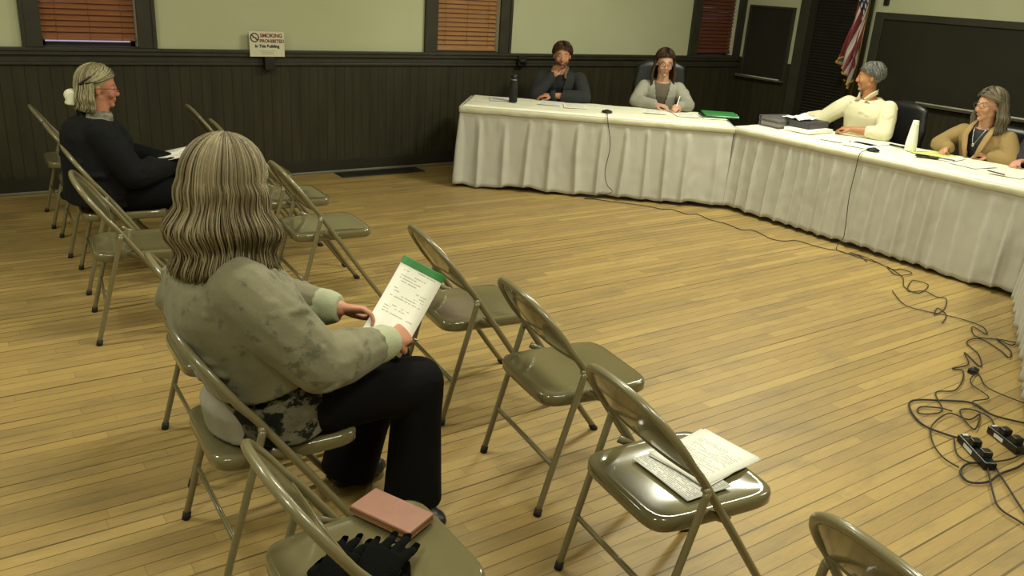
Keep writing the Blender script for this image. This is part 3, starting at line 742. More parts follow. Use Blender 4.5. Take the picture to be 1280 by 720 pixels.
SKM = attr_mat('skin', .5, .06, .05, 120)
HAIRM = attr_mat('hair_strands', .55, .2, spec=.3)
def person(loc, rz, label, J, head, skin, lip, brow, beard=None, female=False, hands=None, voxel=.0055, gar=(), tor=None, leg=None, hs=1.0):
    """J: joints in the person's own frame (x forward, y left, z up)"""
    root = empty('person', loc, rz, label, 'person')
    H = headmat(*head); T = dict(hipw=.165, hipd=.12, waistw=.14, waistd=.105, chestw=.165, chestd=.115, shw=.15, upper=.047, fore=.037, wrist=.026, thigh=.078, knee=.055, ankle=.036)
    T.update(tor or {})
    pel, wai, che, nek = (V(J[k]) for k in ('pelvis', 'waist', 'chest', 'neck'))
    def torso(mb, g=0, hem=0, top=8):
        pts = [pel+V((0, 0, -.07)), pel, lerp(pel, wai, .6), wai, lerp(wai, che, .5), che, lerp(che, nek, .45), lerp(che, nek, .78)]
        rad = [(T['hipw']*.85+g, T['hipd']*.9+g), (T['hipw']+g, T['hipd']+g), ((T['hipw']+T['waistw'])/2+g, (T['hipd']+T['waistd'])/2+g), (T['waistw']+g, T['waistd']+g), ((T['waistw']+T['chestw'])/2+g, (T['waistd']+T['chestd'])/2+g),
               (T['chestw']+g, T['chestd']+g), (T['shw']+g, T['chestd']*.78+g), (T['shw']*.55+g, .062+g*.8)]
        pts = pts[hem:top]; rad = rad[hem:top]
        mb.loft(smoothpath(pts, 3), [tuple(a+(b-a)*k/3 for a, b in zip(rad[i], rad[min(i+1, len(rad)-1)])) for i in range(len(rad)-1) for k in range(3)]+[rad[-1]], ref=(0, 1, 0), n=28, power=.9)
    def arm(mb, side, g=0, frac=1.0, wg=None):
        sh, el, wr = (V(J[k+side]) for k in ('sh', 'el', 'wr'))
        sh = sh+V((0, 0, -.018))
        mb.cone(lerp(sh, che, .25), T['upper']*1.0+g*.8, sh, T['upper']*1.0+g*.8)
        mb.limb([sh, lerp(sh, el, .4), el], [T['upper']*1.02+g*.8, T['upper']*1.03+g, T['fore']*1.12+g])
        e = lerp(el, wr, frac); w2 = T['wrist']+(T['fore']-T['wrist'])*(1-frac)+(g if wg is None else wg)
        mb.limb([el, lerp(el, e, .35), e], [T['fore']*1.12+g, T['fore']*1.1+g, w2])
    def legs(mb, side, g=0, frac=1.0, flare=0):
        hi, kn, an = (V(J[k+side]) for k in ('hip', 'kn', 'an'))
        mb.limb([hi, lerp(hi, kn, .5), kn], [T['thigh']*1.08+g, T['thigh']*.95+g, T['knee']*1.08+g], n=16)
        e = lerp(kn, an, frac)
        rr = [T['knee']*1.05+g, T['knee']*1.0+g, T['ankle']*1.15+g+flare*.7, T['ankle']+g+flare]
        if g: e = e+V((0, 0, -.045)); mb.cone(kn, rr[0], lerp(kn, e, .3), rr[1], 16); mb.loft([lerp(kn, e, .05), lerp(kn, e, .3), lerp(kn, e, .8), e], rr, n=20)
        else: mb.limb([kn, lerp(kn, e, .3), lerp(kn, e, .8), e], rr, n=16)
    b = MB(); torso(b)
    for s_ in 'LR': arm(b, s_); legs(b, s_)
    for s_ in 'LR':
        an = V(J['an'+s_]); tx = V(J.get('toe'+s_, an+V((.14, 0, -.05)))); b.cone(an+V((-.02, 0, -.03)), .028, an, .034); pass
    hc = H.translation
    b.loft([lerp(che, nek, .5), nek, lerp(nek, hc, .45), hc+V((-.015, 0, -.03))], [(.075, .06), (.056, .055), (.052, .054), (.05, .055)], ref=(0, 1, 0), n=16)
    add_head(b, H, hs, female)
    for hd in hands or []:
        add_hand(b, V(J['wr'+hd['s']])+V(hd.get('o', (0, 0, 0))), hd['d'], hd['u'], 1 if hd['s'] == 'L' else -1, hd.get('curl', (.5, .5, .6, .7)), hd.get('size', .92), hd.get('spread', .06), hd.get('thumb', .6))
    me = remeshed(b, 'body', voxel, 2); color_body(me, H, hs, skin, lip, brow, beard)
    link(me, 'body', SKM, root)
    for g in gar:
        m = MB(); 
        if g.get('torso', True): torso(m, g['g'], g.get('hem', 0), g.get('top', 8))
        if g.get('sleeve'):
            for s_ in 'LR': arm(m, s_, g.get('sg', g['g']), g['sleeve'][s_] if isinstance(g['sleeve'], dict) else g['sleeve'], g.get('wg'))
        if g.get('legs'):
            for s_ in 'LR': legs(m, s_, g['g'], g['legs'], g.get('flare', 0))
        if g.get('extra'): g['extra'](m, J)
        me = remeshed(m, g['name'], g.get('voxel', .009), g.get('smooth', 5), g.get('disp', (9, .006, (1, 1, 1))))
        if g.get('cut'):
            bm = bmesh.new(); bm.from_mesh(me)
            bmesh.ops.delete(bm, geom=[v for v in bm.verts if g['cut'](v.co)], context='VERTS'); bm.to_mesh(me); bm.free()
        o = link(me, g['name'], g['mat'], root)
        if g.get('cut'):
            so = o.modifiers.new('s', 'SOLIDIFY'); so.thickness = .006; so.offset = 1
    return root, H
def seat_joints(headc, lean=0, **k):
    J = dict(pelvis=(0, 0, .56), waist=(.0, 0, .70), chest=(.015, 0, .90), neck=(.02, 0, 1.045), shL=(.01, .175, .985), shR=(.01, -.175, .985),
             hipL=(.05, .09, .535), hipR=(.05, -.09, .535), knL=(.44, .11, .50), knR=(.44, -.11, .50), anL=(.44, .11, .09), anR=(.44, -.11, .09),
             elL=(.12, .24, .76), elR=(.12, -.24, .76), wrL=(.34, .12, .765), wrR=(.34, -.12, .765))
    J.update(k); return J
def shoes(root, J, m, h=.05):
    for s_ in 'LR':
        an = V(J['an'+s_]); tx = V(J.get('toe'+s_, an+V((.14, 0, -.05))))
        b = MB(); a0 = V((an.x-.03, an.y, .045)); t0 = V((tx.x, tx.y, .036)); d_ = (t0-a0)
        b.loft([a0-d_*.15, a0-d_*.05, a0+d_*.2, a0+d_*.6, a0+d_*.95, a0+d_*1.12], [(.02, .022), (.034, .043), (.037, .044), (.044, .038), (.038, .032), (.016, .016)], ref=(0, 1, 0), n=16)
        b.cone(a0+V((.01, 0, .02)), .040, V((an.x, an.y, an.z+.01)), .042)
        me = remeshed(b, 'shoe', .007, 4); n = len(me.vertices)
        co = np.empty(n*3, np.float32); me.vertices.foreach_get('co', co); co = co.reshape(-1, 3); co[:, 2] = np.maximum(co[:, 2], .002); me.vertices.foreach_set('co', co.ravel())
        link(me, 'shoe', m, root)

def batik(name, a, b, c, sc=9, dark=.36):
    t = NT(name); g = t.obj()
    n1 = t.noise(g, sc, 5, .6); n2 = t.noise(t.mapv(g, (1, 1, 1.6)), sc*2.6, 5, .7)
    col = t.ramp(n1, [(.3, lin(b)), (.55, lin(a)), (.75, lin(a))])
    col = t.mix(t.ramp(n2, [(dark, (1, 1, 1, 1)), (dark+.06, (0, 0, 0, 1))]), col, lin(c))
    t.set(Base_Color=col, Roughness=.85, Specular_IOR_Level=.2); t.bump(t.noise(g, 30, 4), .4, .006)
    return t.m

# --- woman with the notepad (near)
def build_w1():
    ro = V((.76, 2.31, 0)); L = lambda x, y, z: (x-ro.x, y-ro.y, z)
    J = dict(pelvis=L(.79, 2.31, .545), waist=L(.735, 2.31, .70), chest=L(.66, 2.31, .88), neck=L(.655, 2.31, 1.03), shL=L(.67, 2.485, .955), shR=L(.65, 2.14, .955),
             hipL=L(.80, 2.41, .53), hipR=L(.80, 2.21, .53), knL=L(1.235, 2.44, .505), knR=L(1.235, 2.20, .505), anL=L(1.10, 2.46, .10), anR=L(1.225, 2.195, .10), toeL=L(1.24, 2.48, .05), toeR=L(1.26, 2.06, .05),
             elL=L(.86, 2.56, .735), elR=L(.83, 2.045, .725), wrL=L(1.035, 2.375, .742), wrR=L(1.115, 2.155, .70))
    jk = NT('olive_grey_jacket'); g = jk.obj()
    n2 = jk.noise(g, 20, 5, .65); c = jk.ramp(jk.noise(g, 6, 4), [(.3, lin('#69664f')), (.7, lin('#858068'))])
    c = jk.mix(jk.ramp(n2, [(.34, (.6, .6, .6, 1)), (.42, (0, 0, 0, 1))]), c, lin('#45463a'))
    jk.set(Base_Color=c, Roughness=.88, Specular_IOR_Level=.15, Sheen_Weight=.15); jk.bump(jk.noise(g, 26, 5, .6), .5, .008)
    top = batik('batik_shirt', '#6f6b5c', '#3e3f34', '#161a15', 6, .48)
    tr = mat('black_trousers', '#0a090a', .9, spec=.15, var=.15, bump=.2, bscale=60)
    fat = dict(hipw=.205, hipd=.145, waistw=.20, waistd=.15, chestw=.20, chestd=.145, shw=.175, upper=.066, fore=.045, wrist=.028, thigh=.090, knee=.068, ankle=.045)
    def hem_extra(m, J):
        p = V(J['pelvis']); m.loft([p+V((-.02, 0, -.085)), p+V((-.02, 0, .0)), p+V((-.02, 0, .12))], [(.235, .17), (.235, .17), (.215, .16)], ref=(0, 1, 0), n=28)
        for s_ in 'LR': m.cone(V(J['hip'+s_])+V((.02, 0, .01)), .112, lerp(J['hip'+s_], J['kn'+s_], .30), .104)
    def hood(m, J):
        n = V(J['neck']); m.loft([n+V((-.06, .07, -.0)), n+V((-.04, .095, .0)), n+V((.03, .11, -.03)), n+V((.08, .08, -.08))], [.03, .032, .03, .02]); m.loft([n+V((-.06, -.07, -.0)), n+V((-.04, -.095, .0)), n+V((.03, -.11, -.03)), n+V((.08, -.08, -.08))], [.03, .032, .03, .02])
        m.loft([n+V((-.06, -.07, -.02)), n+V((-.085, 0, -.03)), n+V((-.06, .07, -.02))], .035)
    gar = [dict(name='shirt', g=.014, mat=top, hem=0, extra=hem_extra, disp=(7, .03, (1, 1, .6)), voxel=.008),
           dict(name='shirt_hem', g=.01, mat=mat('pale_shirt_hem', '#8b8678', .85, var=.15, vscale=12, bump=.2), hem=0, top=2, extra=lambda m, J: m.loft([V(J['pelvis'])+V((-.055, 0, -.088)), V(J['pelvis'])+V((-.06, 0, -.03)), V(J['pelvis'])+V((-.04, 0, .03))], [(.185, .155), (.19, .165), (.18, .14)], ref=(0, 1, 0), n=28), disp=(12, .012, (1, 1, .5)), voxel=.008),
           dict(name='jacket', g=.034, sg=.036, wg=.026, sleeve=.78, mat=jk.m, hem=2, extra=hood, disp=(10, .036, (1, 1, 1.5)), voxel=.007, smooth=3),
           dict(name='trousers', g=.018, legs=1.0, flare=.04, hem=0, top=3, mat=tr, disp=(7, .018, (1, 1, .5)), voxel=.009)]
    hands = [dict(s='L', d=(.9, -.45, -.05), u=(-.1, .5, .85), curl=(.55, .6, .65, .7), thumb=.3, size=.95), dict(s='R', d=(.85, .55, -.05), u=(.3, -.6, .75), curl=(.9, .95, 1.0, 1.1), thumb=.8, size=.95)]
    hc = L(.672, 2.31, 1.178)
    root, H = person(ro, 0, 'person with long grey-blonde wavy hair in olive-grey jacket, back turned, holding a notepad', J, (hc, math.radians(42), math.radians(8)), '#b98268', '#9c5a50', '#7a6a52', female=True, hands=hands, gar=gar, tor=fat, voxel=.0042, hs=1.06)
    return root, H, J
root, H, J = build_w1()
shoes(root, J, MAT['black'])
CUFF = mat('pale_ribbed_cuff', '#a5a98a', .85, bump=.4, bscale=200)
for s_ in 'LR':
    e_, w_ = V(J['el'+s_]), V(J['wr'+s_]); m = MB()
    m.loft([lerp(e_, w_, .62), lerp(e_, w_, .72), lerp(e_, w_, .85), lerp(e_, w_, .93), lerp(e_, w_, 1.0), lerp(e_, w_, 1.01)], [.055, .060, .058, .052, .044, .034], n=24)
    link(remeshed(m, 'cuff', .005, 3, (18, .010, (1, 1, 1))), 'cuff', CUFF, root)
make_hair('hair', H, 1.06, ['#75684a', '#7f7254', '#6a5d42', '#8d8062', '#5f533b', '#988c6e'], HAIRM, root, .265, nl=5200, wave=(.014, .125), spread=.035, width=.0026, seed=5, front=55, layer=.24,
          stop=lambda a, L: L*(1.0 if abs(a) > 1.9 else .93), curl_in=.03)
# notepad and pen in her hands
PM = NT('printed_page'); uvn = PM.obj(); sx = PM.n('ShaderNodeSeparateXYZ'); PM.l(uvn, sx.inputs[0])
def printed(name, line=.0085, fill=.45, ink='#77786e', marg=.01, W=.2, paper='#f2f0e4', part=(.30, .94), H_=.27, thr=.47):
    t = NT(name); sx = t.n('ShaderNodeSeparateXYZ'); t.l(t.obj(), sx.inputs[0])
    ln = t.math('DIVIDE', sx.outputs[1], line); fr = t.math('FRACT', ln); row = t.math('FLOOR', ln)
    on = t.math('LESS_THAN', fr, fill)
    cb = t.n('ShaderNodeCombineXYZ'); t.l(t.math('MULTIPLY', sx.outputs[0], 160), cb.inputs[0]); t.l(t.math('MULTIPLY', row, 7.7), cb.inputs[1])
    nn = t.noise(cb.outputs[0], 1.0, 1)
    cb2 = t.n('ShaderNodeCombineXYZ'); t.l(t.math('MULTIPLY', sx.outputs[0], 14), cb2.inputs[0]); t.l(t.math('MULTIPLY', row, 3.3), cb2.inputs[1])
    n2 = t.noise(cb2.outputs[0], 1.0, 0)
    k = t.math('MULTIPLY', on, t.math('MULTIPLY', t.math('GREATER_THAN', nn, .42), t.math('GREATER_THAN', n2, thr)))
    k = t.math('MULTIPLY', k, t.math('LESS_THAN', t.math('ABSOLUTE', sx.outputs[0]), W/2-marg))
    k = t.math('MULTIPLY', k, t.math('MULTIPLY', t.math('GREATER_THAN', sx.outputs[1], H_*(part[0]-.5)), t.math('LESS_THAN', sx.outputs[1], H_*(part[1]-.5))))
    t.set(Base_Color=t.mix(k, lin(paper), lin(ink)), Roughness=.7); return t.m
pTL, pTR, pBL, pBR = V((1.275, 2.355, .885)), V((1.365, 2.26, .825)), V((1.05, 2.30, .672)), V((1.16, 2.195, .618))
def sheet_frame(TL, TR, BL_, BR_):
    c = (TL+TR+BL_+BR_)/4; x = ((TR-TL)+(BR_-BL_)); y = ((TL-BL_)+(TR-BR_)); w = x.length/2; h = y.length/2; x.normalize(); y = (y-x*y.dot(x)).normalized(); z = x.cross(y)
    return Matrix.Translation(c) @ Matrix((x, y, z)).transposed().to_4x4(), w, h
Mx, pw, phh = sheet_frame(pTL, pTR, pBL, pBR)
e = empty('notepad'); e.matrix_world = Mx; tag(e, 'white notepad with green top band held by the woman in the olive-grey jacket', 'notepad')
def curved_sheet(w, h, z, bend, th, nx=4, ny=14, y0=None, y1=None):
    b = MB(); y0 = -h/2 if y0 is None else y0; y1 = h/2 if y1 is None else y1
    for s in (0, 1):
        vs = [(-w/2+w*i/nx, y0+(y1-y0)*j/ny, z+s*th+bend*((y0+(y1-y0)*j/ny)/(h/2))**2) for j in range(ny+1) for i in range(nx+1)]
        b.add(vs, [tuple((j*(nx+1)+i, j*(nx+1)+i+1, (j+1)*(nx+1)+i+1, (j+1)*(nx+1)+i)[::1 if s else -1]) for j in range(ny) for i in range(nx)])
    N = (nx+1)*(ny+1); rim = [i for i in range(nx+1)]+[j*(nx+1)+nx for j in range(1, ny+1)]+[ny*(nx+1)+i for i in range(nx-1, -1, -1)]+[j*(nx+1) for j in range(ny-1, 0, -1)]
    b.f += [(rim[k], rim[(k+1) % len(rim)], N+rim[(k+1) % len(rim)], N+rim[k]) for k in range(len(rim))]
    return b
curved_sheet(pw, phh, 0, .012, .004).build('pages', printed('handwritten_page', .0095, .30, '#a9a89c', .02, pw, '#f4f2e6', (.36, .92), phh, .5), e)
curved_sheet(pw+.004, phh, .0042, .012, .0016, y0=phh/2-.021, y1=phh/2+.004).build('green_binding', MAT['green'], e)
curved_sheet(pw, phh, -.004, .012, .003).build('backing_board', MAT['green'], e)
e = empty('pen', (1.165, 2.215, .69), 0, 'dark pen in the right hand of the woman with the notepad', 'pen')
dv = (V((1.225, 2.15, .665))-V((1.10, 2.27, .705))).normalized()
MB().loft([-dv*.07, -dv*.066, dv*.055], [.003, .0048, .0048], n=10).build('barrel', MAT['black'], e)
MB().loft([dv*.055, dv*.066, dv*.072], [.0046, .0025, .0008], n=10).build('tip', MAT['chrome'], e)

# --- woman in the black jacket, far left
def build_w0():
    J = seat_joints(None, pelvis=(-.02, 0, .545), waist=(-.045, 0, .68), chest=(-.04, 0, .84), neck=(-.02, 0, .965), shL=(-.04, .18, .895), shR=(-.04, -.18, .895),
                    hipL=(.05, .1, .53), hipR=(.05, -.1, .53), knL=(.45, .13, .50), knR=(.45, -.12, .50), anL=(.44, .13, .09), anR=(.44, -.12, .09),
                    elL=(.10, .25, .68), elR=(.10, -.25, .66), wrL=(.34, .07, .665), wrR=(.33, -.08, .665))
    bj = mat('black_puffy_jacket', '#0d0e10', .85, spec=.2, var=.2, bump=.25, bscale=70); tr = mat('black_trousers_two', '#0b0b0c', .9, spec=.15)
    fat = dict(hipw=.20, hipd=.16, waistw=.20, waistd=.155, chestw=.19, chestd=.15, shw=.165, upper=.060, fore=.045, thigh=.086, knee=.064, ankle=.042)
    def coll(m, J):
        n = V(J['neck']); m.loft([n+V((-.075, .05, .01)), n+V((-.08, 0, .015)), n+V((-.075, -.05, .01))], .03)
        p = V(J['pelvis']); m.loft([p+V((-.03, 0, -.07)), p+V((-.02, 0, .08))], [(.24, .19), (.235, .19)], ref=(0, 1, 0), n=24)
    gar = [dict(name='scarf', g=.012, mat=mat('pale_scarf', '#6a675b', .9, var=.5, vscale=40), hem=6, disp=(20, .02, (1, 1, 1)), extra=lambda m, J: m.loft([V(J['neck'])+V((-.05, y, .0)) if x else V(J['neck'])+V((.05, y, -.02)) for x, y in ((1, 0), (1, .06), (0, .07), (0, 0), (0, -.07), (1, -.06), (1, 0))], .024)),
           dict(name='jacket', g=.032, sg=.026, wg=.022, sleeve=.98, mat=bj, hem=1, extra=coll, disp=(9, .035, (1, 1, 1.4)), voxel=.009),
           dict(name='trousers', g=.016, legs=1.0, flare=.015, hem=0, top=3, mat=tr, voxel=.011)]
    hands = [dict(s='L', d=(.8, -.5, .1), u=(0, 0, 1), curl=(.5, .55, .6, .6)), dict(s='R', d=(.8, .4, .1), u=(0, -.2, 1), curl=(.5, .55, .6, .6))]
    hc = (-.005, 0, 1.095)
    root, H = person((.83, 5.08, 0), math.radians(-3), 'person in black jacket and dark glasses seated in profile, grey-blonde hair clipped up', J, (hc, math.radians(-4), math.radians(4)), '#b3785f', '#9a5048', '#6e5f48', female=True, hands=hands, gar=gar, tor=fat, hs=.9)
    shoes(root, J, MAT['black'])
    make_hair('hair', H, .9, ['#8d8462', '#a39a76', '#6f6648', '#b5ad8b', '#575038'], HAIRM, root, .15, nl=1700, wave=(.006, .08), spread=.012, width=.0032, seed=11, front=60, sweep=100, layer=.16)
    # clip and pale hood roll behind the neck
    m = MB(); P = lambda x, y, z: H @ V((x*.9, y*.9, z*.9))
    m.loft([P(-.045, -.093, .075), P(-.075, -.088, .050), P(-.10, -.07, .025), P(-.118, -.035, .015)], [(.008, .005)]*4, n=8); m.loft([P(-.02, -.098, .045), P(-.06, -.096, .035), P(-.10, -.07, .02)], .004, n=6)
    m.build('hair_clip', MAT['black'], root)
    m = MB(); m.loft([P(-.14, .03, -.05), P(-.155, -.0, -.055), P(-.15, -.04, -.06)], [.03, .034, .03]); m.loft([P(-.15, -.02, -.03), P(-.155, -.02, -.11)], [.024, .028])
    link(remeshed(m, 'pale_scrunchie', .006, 4, (30, .012, (1, 1, 1))), 'pale_scrunchie', mat('pale_fleece', '#cfcdb4', .95), root)
    glasses(H, .9, mat('dark_red_frame', '#3a1214', .35), root)
build_w0()
e = empty('paper_sheet', (1.20, 5.05, .705), math.radians(-20)); tag(e, 'white printed papers in the lap of the woman in the black jacket', 'paper')
e.rotation_euler = (0, math.radians(-12), math.radians(-12))
curved_sheet(.21, .27, 0, .015, .002).build('sheet', printed('lap_page', .012, .4, '#8a8a80', .015, .21, '#e9e6dc', (.1, .95), .27), e)

# --- councillors
KN = lambda n, h, **k: mat(n, h, .92, var=.12, bump=.35, bscale=170, **k)
fd = lambda d: math.atan2(d.y, d.x)
def behind(at, u, y): p = at(u, y, 0); return p
def local(root_loc, rz, p):
    return tuple(Matrix.Rotation(-rz, 3, 'Z') @ (V(p)-V(root_loc)))
def cut_front(w0, w1, zlo, ztop, x0=.04):
    return lambda c: c.x > x0 and zlo < c.z < ztop+.3 and abs(c.y) < w0+(w1-w0)*max(0, min(1, (c.z-zlo)/(ztop-zlo)))
# man on the left
loc = behind(T1, 1.25-.22, .98); loc = V((5.245, 6.66, 0)); rz = math.atan2(-n1.y, -n1.x)
J = seat_joints(None, waist=(.0, 0, .72), chest=(.03, 0, .885), neck=(.06, 0, 1.015), shL=(.05, .185, .955), shR=(.03, -.18, .945),
                elR=(.26, -.21, .80), wrR=(.235, -.075, .965), elL=(.25, .25, .785), wrL=(.29, -.06, .79), pelvis=(-.02, 0, .55))
g1 = [dict(name='shirt', g=.010, mat=mat('black_tee', '#0e0f10', .8), hem=2, voxel=.008),
      dict(name='cardigan', g=.024, sg=.020, wg=.018, sleeve=.96, mat=KN('charcoal_cardigan', '#222525'), hem=1, disp=(9, .022, (1, 1, 1.2)), voxel=.008, cut=cut_front(.01, .055, .72, .98, .06)),
      dict(name='trousers', g=.014, legs=1.0, hem=0, top=3, mat=mat('dark_trousers', '#1c1c20', .8), voxel=.012)]
hands = [dict(s='R', d=(-.05, .35, .95), u=(.95, -.2, .1), curl=(1.1, 1.2, 1.25, 1.3), thumb=.5), dict(s='L', d=(.1, -1, 0), u=(.3, 0, 1), curl=(.5, .5, .6, .6))]
root, H = person(loc, rz, 'person in charcoal cardigan, short brown hair, chin resting on the hand at the left table', J, ((.085, 0, 1.15), math.radians(5), math.radians(4)), '#b07d60', '#9a5a4c', '#3d2a1c', beard=('#5a3a26', 'full'), hands=hands, gar=g1)
shoes(root, J, MAT['black'])
make_hair('hair', H, 1, ['#3b2518', '#4a2e1d', '#2e1c12', '#57361f'], HAIRM, root, .1, nl=2600, short=True, width=.003, seed=21, layer=.12)
m = MB(); nk = V(J['neck'])
for t in (1, -1): m.loft([nk+V((-.03, t*.06, .03)), nk+V((.03, t*.065, .01)), nk+V((.07, t*.045, -.02)), nk+V((.105, t*.05, -.07))], [(.012, .006)]*4, n=8)
m.build('collar', mat('cardigan_collar', '#5e5c50', .9), root)

# woman with grey cardigan
loc = V((5.99, 6.02, 0)); rz = math.atan2(-n1.y, -n1.x)
J = seat_joints(None, waist=(.0, 0, .72), chest=(.05, 0, .88), neck=(.085, 0, 1.01), shL=(.07, .165, .94), shR=(.07, -.165, .94),
                elR=(.17, -.24, .785), wrR=(.33, -.05, .785), elL=(.22, .26, .785), wrL=(.40, .17, .80), pelvis=(-.02, 0, .55))
g1 = [dict(name='shirt', g=.010, mat=mat('taupe_top', '#5c5446', .85), hem=2, voxel=.008),
      dict(name='cardigan', g=.022, sg=.018, wg=.014, sleeve=.97, mat=KN('light_grey_cardigan', '#8f8d80'), hem=1, disp=(10, .018, (1, 1, 1.2)), voxel=.008, cut=cut_front(.025, .07, .70, .96, .07)),
      dict(name='trousers', g=.014, legs=1.0, hem=0, top=3, mat=mat('dark_slacks', '#1a1a1e', .8), voxel=.012)]
hands = [dict(s='R', d=(.5, .85, 0), u=(.2, -.1, 1), curl=(.4, .4, .5, .5), size=.86), dict(s='L', d=(.75, -.55, -.1), u=(.3, .6, .7), curl=(.8, .9, 1, 1.1), thumb=.8, size=.86)]
root, H = person(loc, rz, 'person in light grey cardigan, long dark brown hair and glasses, writing at a table', J, ((.115, 0, 1.155), math.radians(6), math.radians(8)), '#bd9078', '#a0645a', '#3a2a1e', female=True, hands=hands, gar=g1, tor=dict(shw=.14, chestw=.15, upper=.042, fore=.034))
shoes(root, J, MAT['black'])
make_hair('hair', H, 1, ['#36261a', '#432f1f', '#2a1c13', '#503a28'], HAIRM, root, .26, nl=1600, wave=(.004, .13), spread=.018, width=.0032, seed=31, front=60, layer=.12)
glasses(H, 1, mat('thin_dark_frame', '#2a2420', .3, metal=.5), root)
rm = Matrix.Rotation(rz, 3, 'Z'); wl = loc+rm @ V(J['wrL'])+rm @ V((.06, -.045, .0))
e = empty('pen', wl, 0, 'light pen in the hand of the woman in the grey cardigan', 'pen'); dv = (rm @ V((-.35, .25, 1))).normalized()
MB().loft([-dv*.03, -dv*.02, dv*.10], [.001, .0042, .0042], n=8).build('barrel', MAT['white'], e)

# man in the cream shirt, head turned to his right
loc = V((6.79, 4.25, 0)); rz = math.radians(176)
J = seat_joints(None, waist=(.0, 0, .73), chest=(.04, 0, .92), neck=(.07, 0, 1.075), shL=(.05, .20, 1.0), shR=(.07, -.19, .99),
                elL=(.15, .28, .79), wrL=(.29, .06, .795), elR=(.15, -.36, .82), wrR=(.19, -.50, .81), pelvis=(-.02, 0, .56))
# x forward = -X world, so the person's right (-y) lies towards +Y, the back wall
hands = [dict(s='L', d=(.35, -.95, 0), u=(.2, 0, 1), curl=(.8, .9, .9, 1), thumb=.6), dict(s='R', d=(.75, -.2, -.1), u=(.1, 0, 1), curl=(.5, .5, .6, .6))]
def shirt_hem(m, J): pass
g1 = [dict(name='shirt', g=.022, sg=.024, wg=.02, sleeve=dict(L=.45, R=.92), mat=mat('cream_shirt', '#cfc9a8', .75, var=.05, bump=.1, bscale=100), hem=1, disp=(9, .03, (1, 1, 1.3)), voxel=.008),
      dict(name='trousers', g=.014, legs=1.0, hem=0, top=3, mat=mat('brown_slacks', '#2a241c', .8), voxel=.012)]
root, H = person(loc, rz, 'person in cream shirt with short grey hair looking left, seated at the middle table', J, ((.095, -.005, 1.222), math.radians(-50), math.radians(4)), '#a8744f', '#8e5544', '#6a6154', beard=('#9b948a', 'goatee'), hands=hands, gar=g1, tor=dict(chestw=.185, chestd=.13, waistw=.175, waistd=.14, shw=.165, upper=.053, fore=.040))
shoes(root, J, MAT['black'])
make_hair('hair', H, 1, ['#6f6e66', '#86857c', '#5a5952', '#4a4842'], HAIRM, root, .1, nl=2600, short=True, width=.0026, seed=41, layer=.03, hl=.078)
m = MB(); nk = V(J['neck'])
for t in (1, -1): m.loft([nk+V((-.06, t*.035, .035)), nk+V((-.01, t*.072, .03)), nk+V((.05, t*.055, .0)), nk+V((.085, t*.03, -.035)), nk+V((.075, t*.075, -.06))], [(.022, .004), (.022, .004), (.02, .004), (.022, .004), (.004, .003)], ref=(0, 0, 1), n=8)
m.build('collar', mat('cream_shirt_collar', '#d3cdae', .7), root)

# woman in the tan blazer
loc = V((6.79, 3.22, 0)); rz = math.radians(178)
J = seat_joints(None, waist=(.0, 0, .72), chest=(.04, 0, .87), neck=(.07, 0, .995), shL=(.05, .175, .925), shR=(.05, -.175, .925),
                elR=(.12, -.31, .79), wrR=(.235, -.165, .785), elL=(.10, .27, .76), wrL=(.13, .12, .775), pelvis=(-.02, 0, .55))
hands = [dict(s='R', d=(.9, .1, -.1), u=(.2, -.5, .8), curl=(.9, 1, 1.05, 1.1), thumb=.8, size=.88), dict(s='L', d=(.3, -.9, 0), u=(.2, 0, 1), curl=(.6, .6, .6, .6), size=.88)]
g1 = [dict(name='top', g=.010, mat=mat('dark_top', '#131218', .7), hem=2, voxel=.008),
      dict(name='blazer', g=.024, sg=.015, wg=.019, sleeve=.93, mat=mat('tan_blazer', '#8b7448', .85, var=.08, bump=.1, bscale=90), hem=1, disp=(9, .02, (1, 1, 1.3)), voxel=.008, cut=cut_front(.03, .085, .68, .93, .06)),
      dict(name='trousers', g=.014, legs=1.0, hem=0, top=3, mat=mat('dark_slacks_two', '#1b1a1c', .8), voxel=.012)]
root, H = person(loc, rz, 'person in tan blazer and dark top with long grey-brown hair and glasses', J, ((.095, 0, 1.135), math.radians(-18), math.radians(2)), '#b98a6c', '#9b5c50', '#5a4c3e', female=True, hands=hands, gar=g1, tor=dict(shw=.15, chestw=.16))
shoes(root, J, MAT['black'])
make_hair('hair', H, 1, ['#6a5f4b', '#7b705a', '#554a38', '#8b826c', '#4b4030'], HAIRM, root, .23, nl=1700, wave=(.008, .11), spread=.035, width=.0032, seed=51, front=60, layer=.15)
glasses(H, 1, mat('gold_frame', '#6f5a3c', .3, metal=.6), root)
m = MB(); nk = V(J['neck'])
for t in (1, -1): m.loft([nk+V((-.02, t*.085, .02)), nk+V((.05, t*.085, -.02)), nk+V((.115, t*.085, -.09)), nk+V((.13, t*.06, -.18)), nk+V((.135, t*.03, -.27))], [(.012, .006), (.02, .006), (.026, .006), (.022, .006), (.006, .005)], ref=(0, 1, 0), n=8)
m.build('lapel', mat('tan_blazer_lapel', '#94794b', .85), root)
m = MB(); pts = [nk+V((.0, .062, .01)), nk+V((.075, .045, -.035)), nk+V((.115, .02, -.11)), nk+V((.12, 0, -.15)), nk+V((.115, -.02, -.11)), nk+V((.075, -.045, -.035)), nk+V((0, -.062, .01))]
m.loft(smoothpath(pts, 4), .0025, n=6); m.ell(nk+V((.128, 0, -.155)), (.006, .012, .014)); m.build('necklace', MAT['chrome'], root)

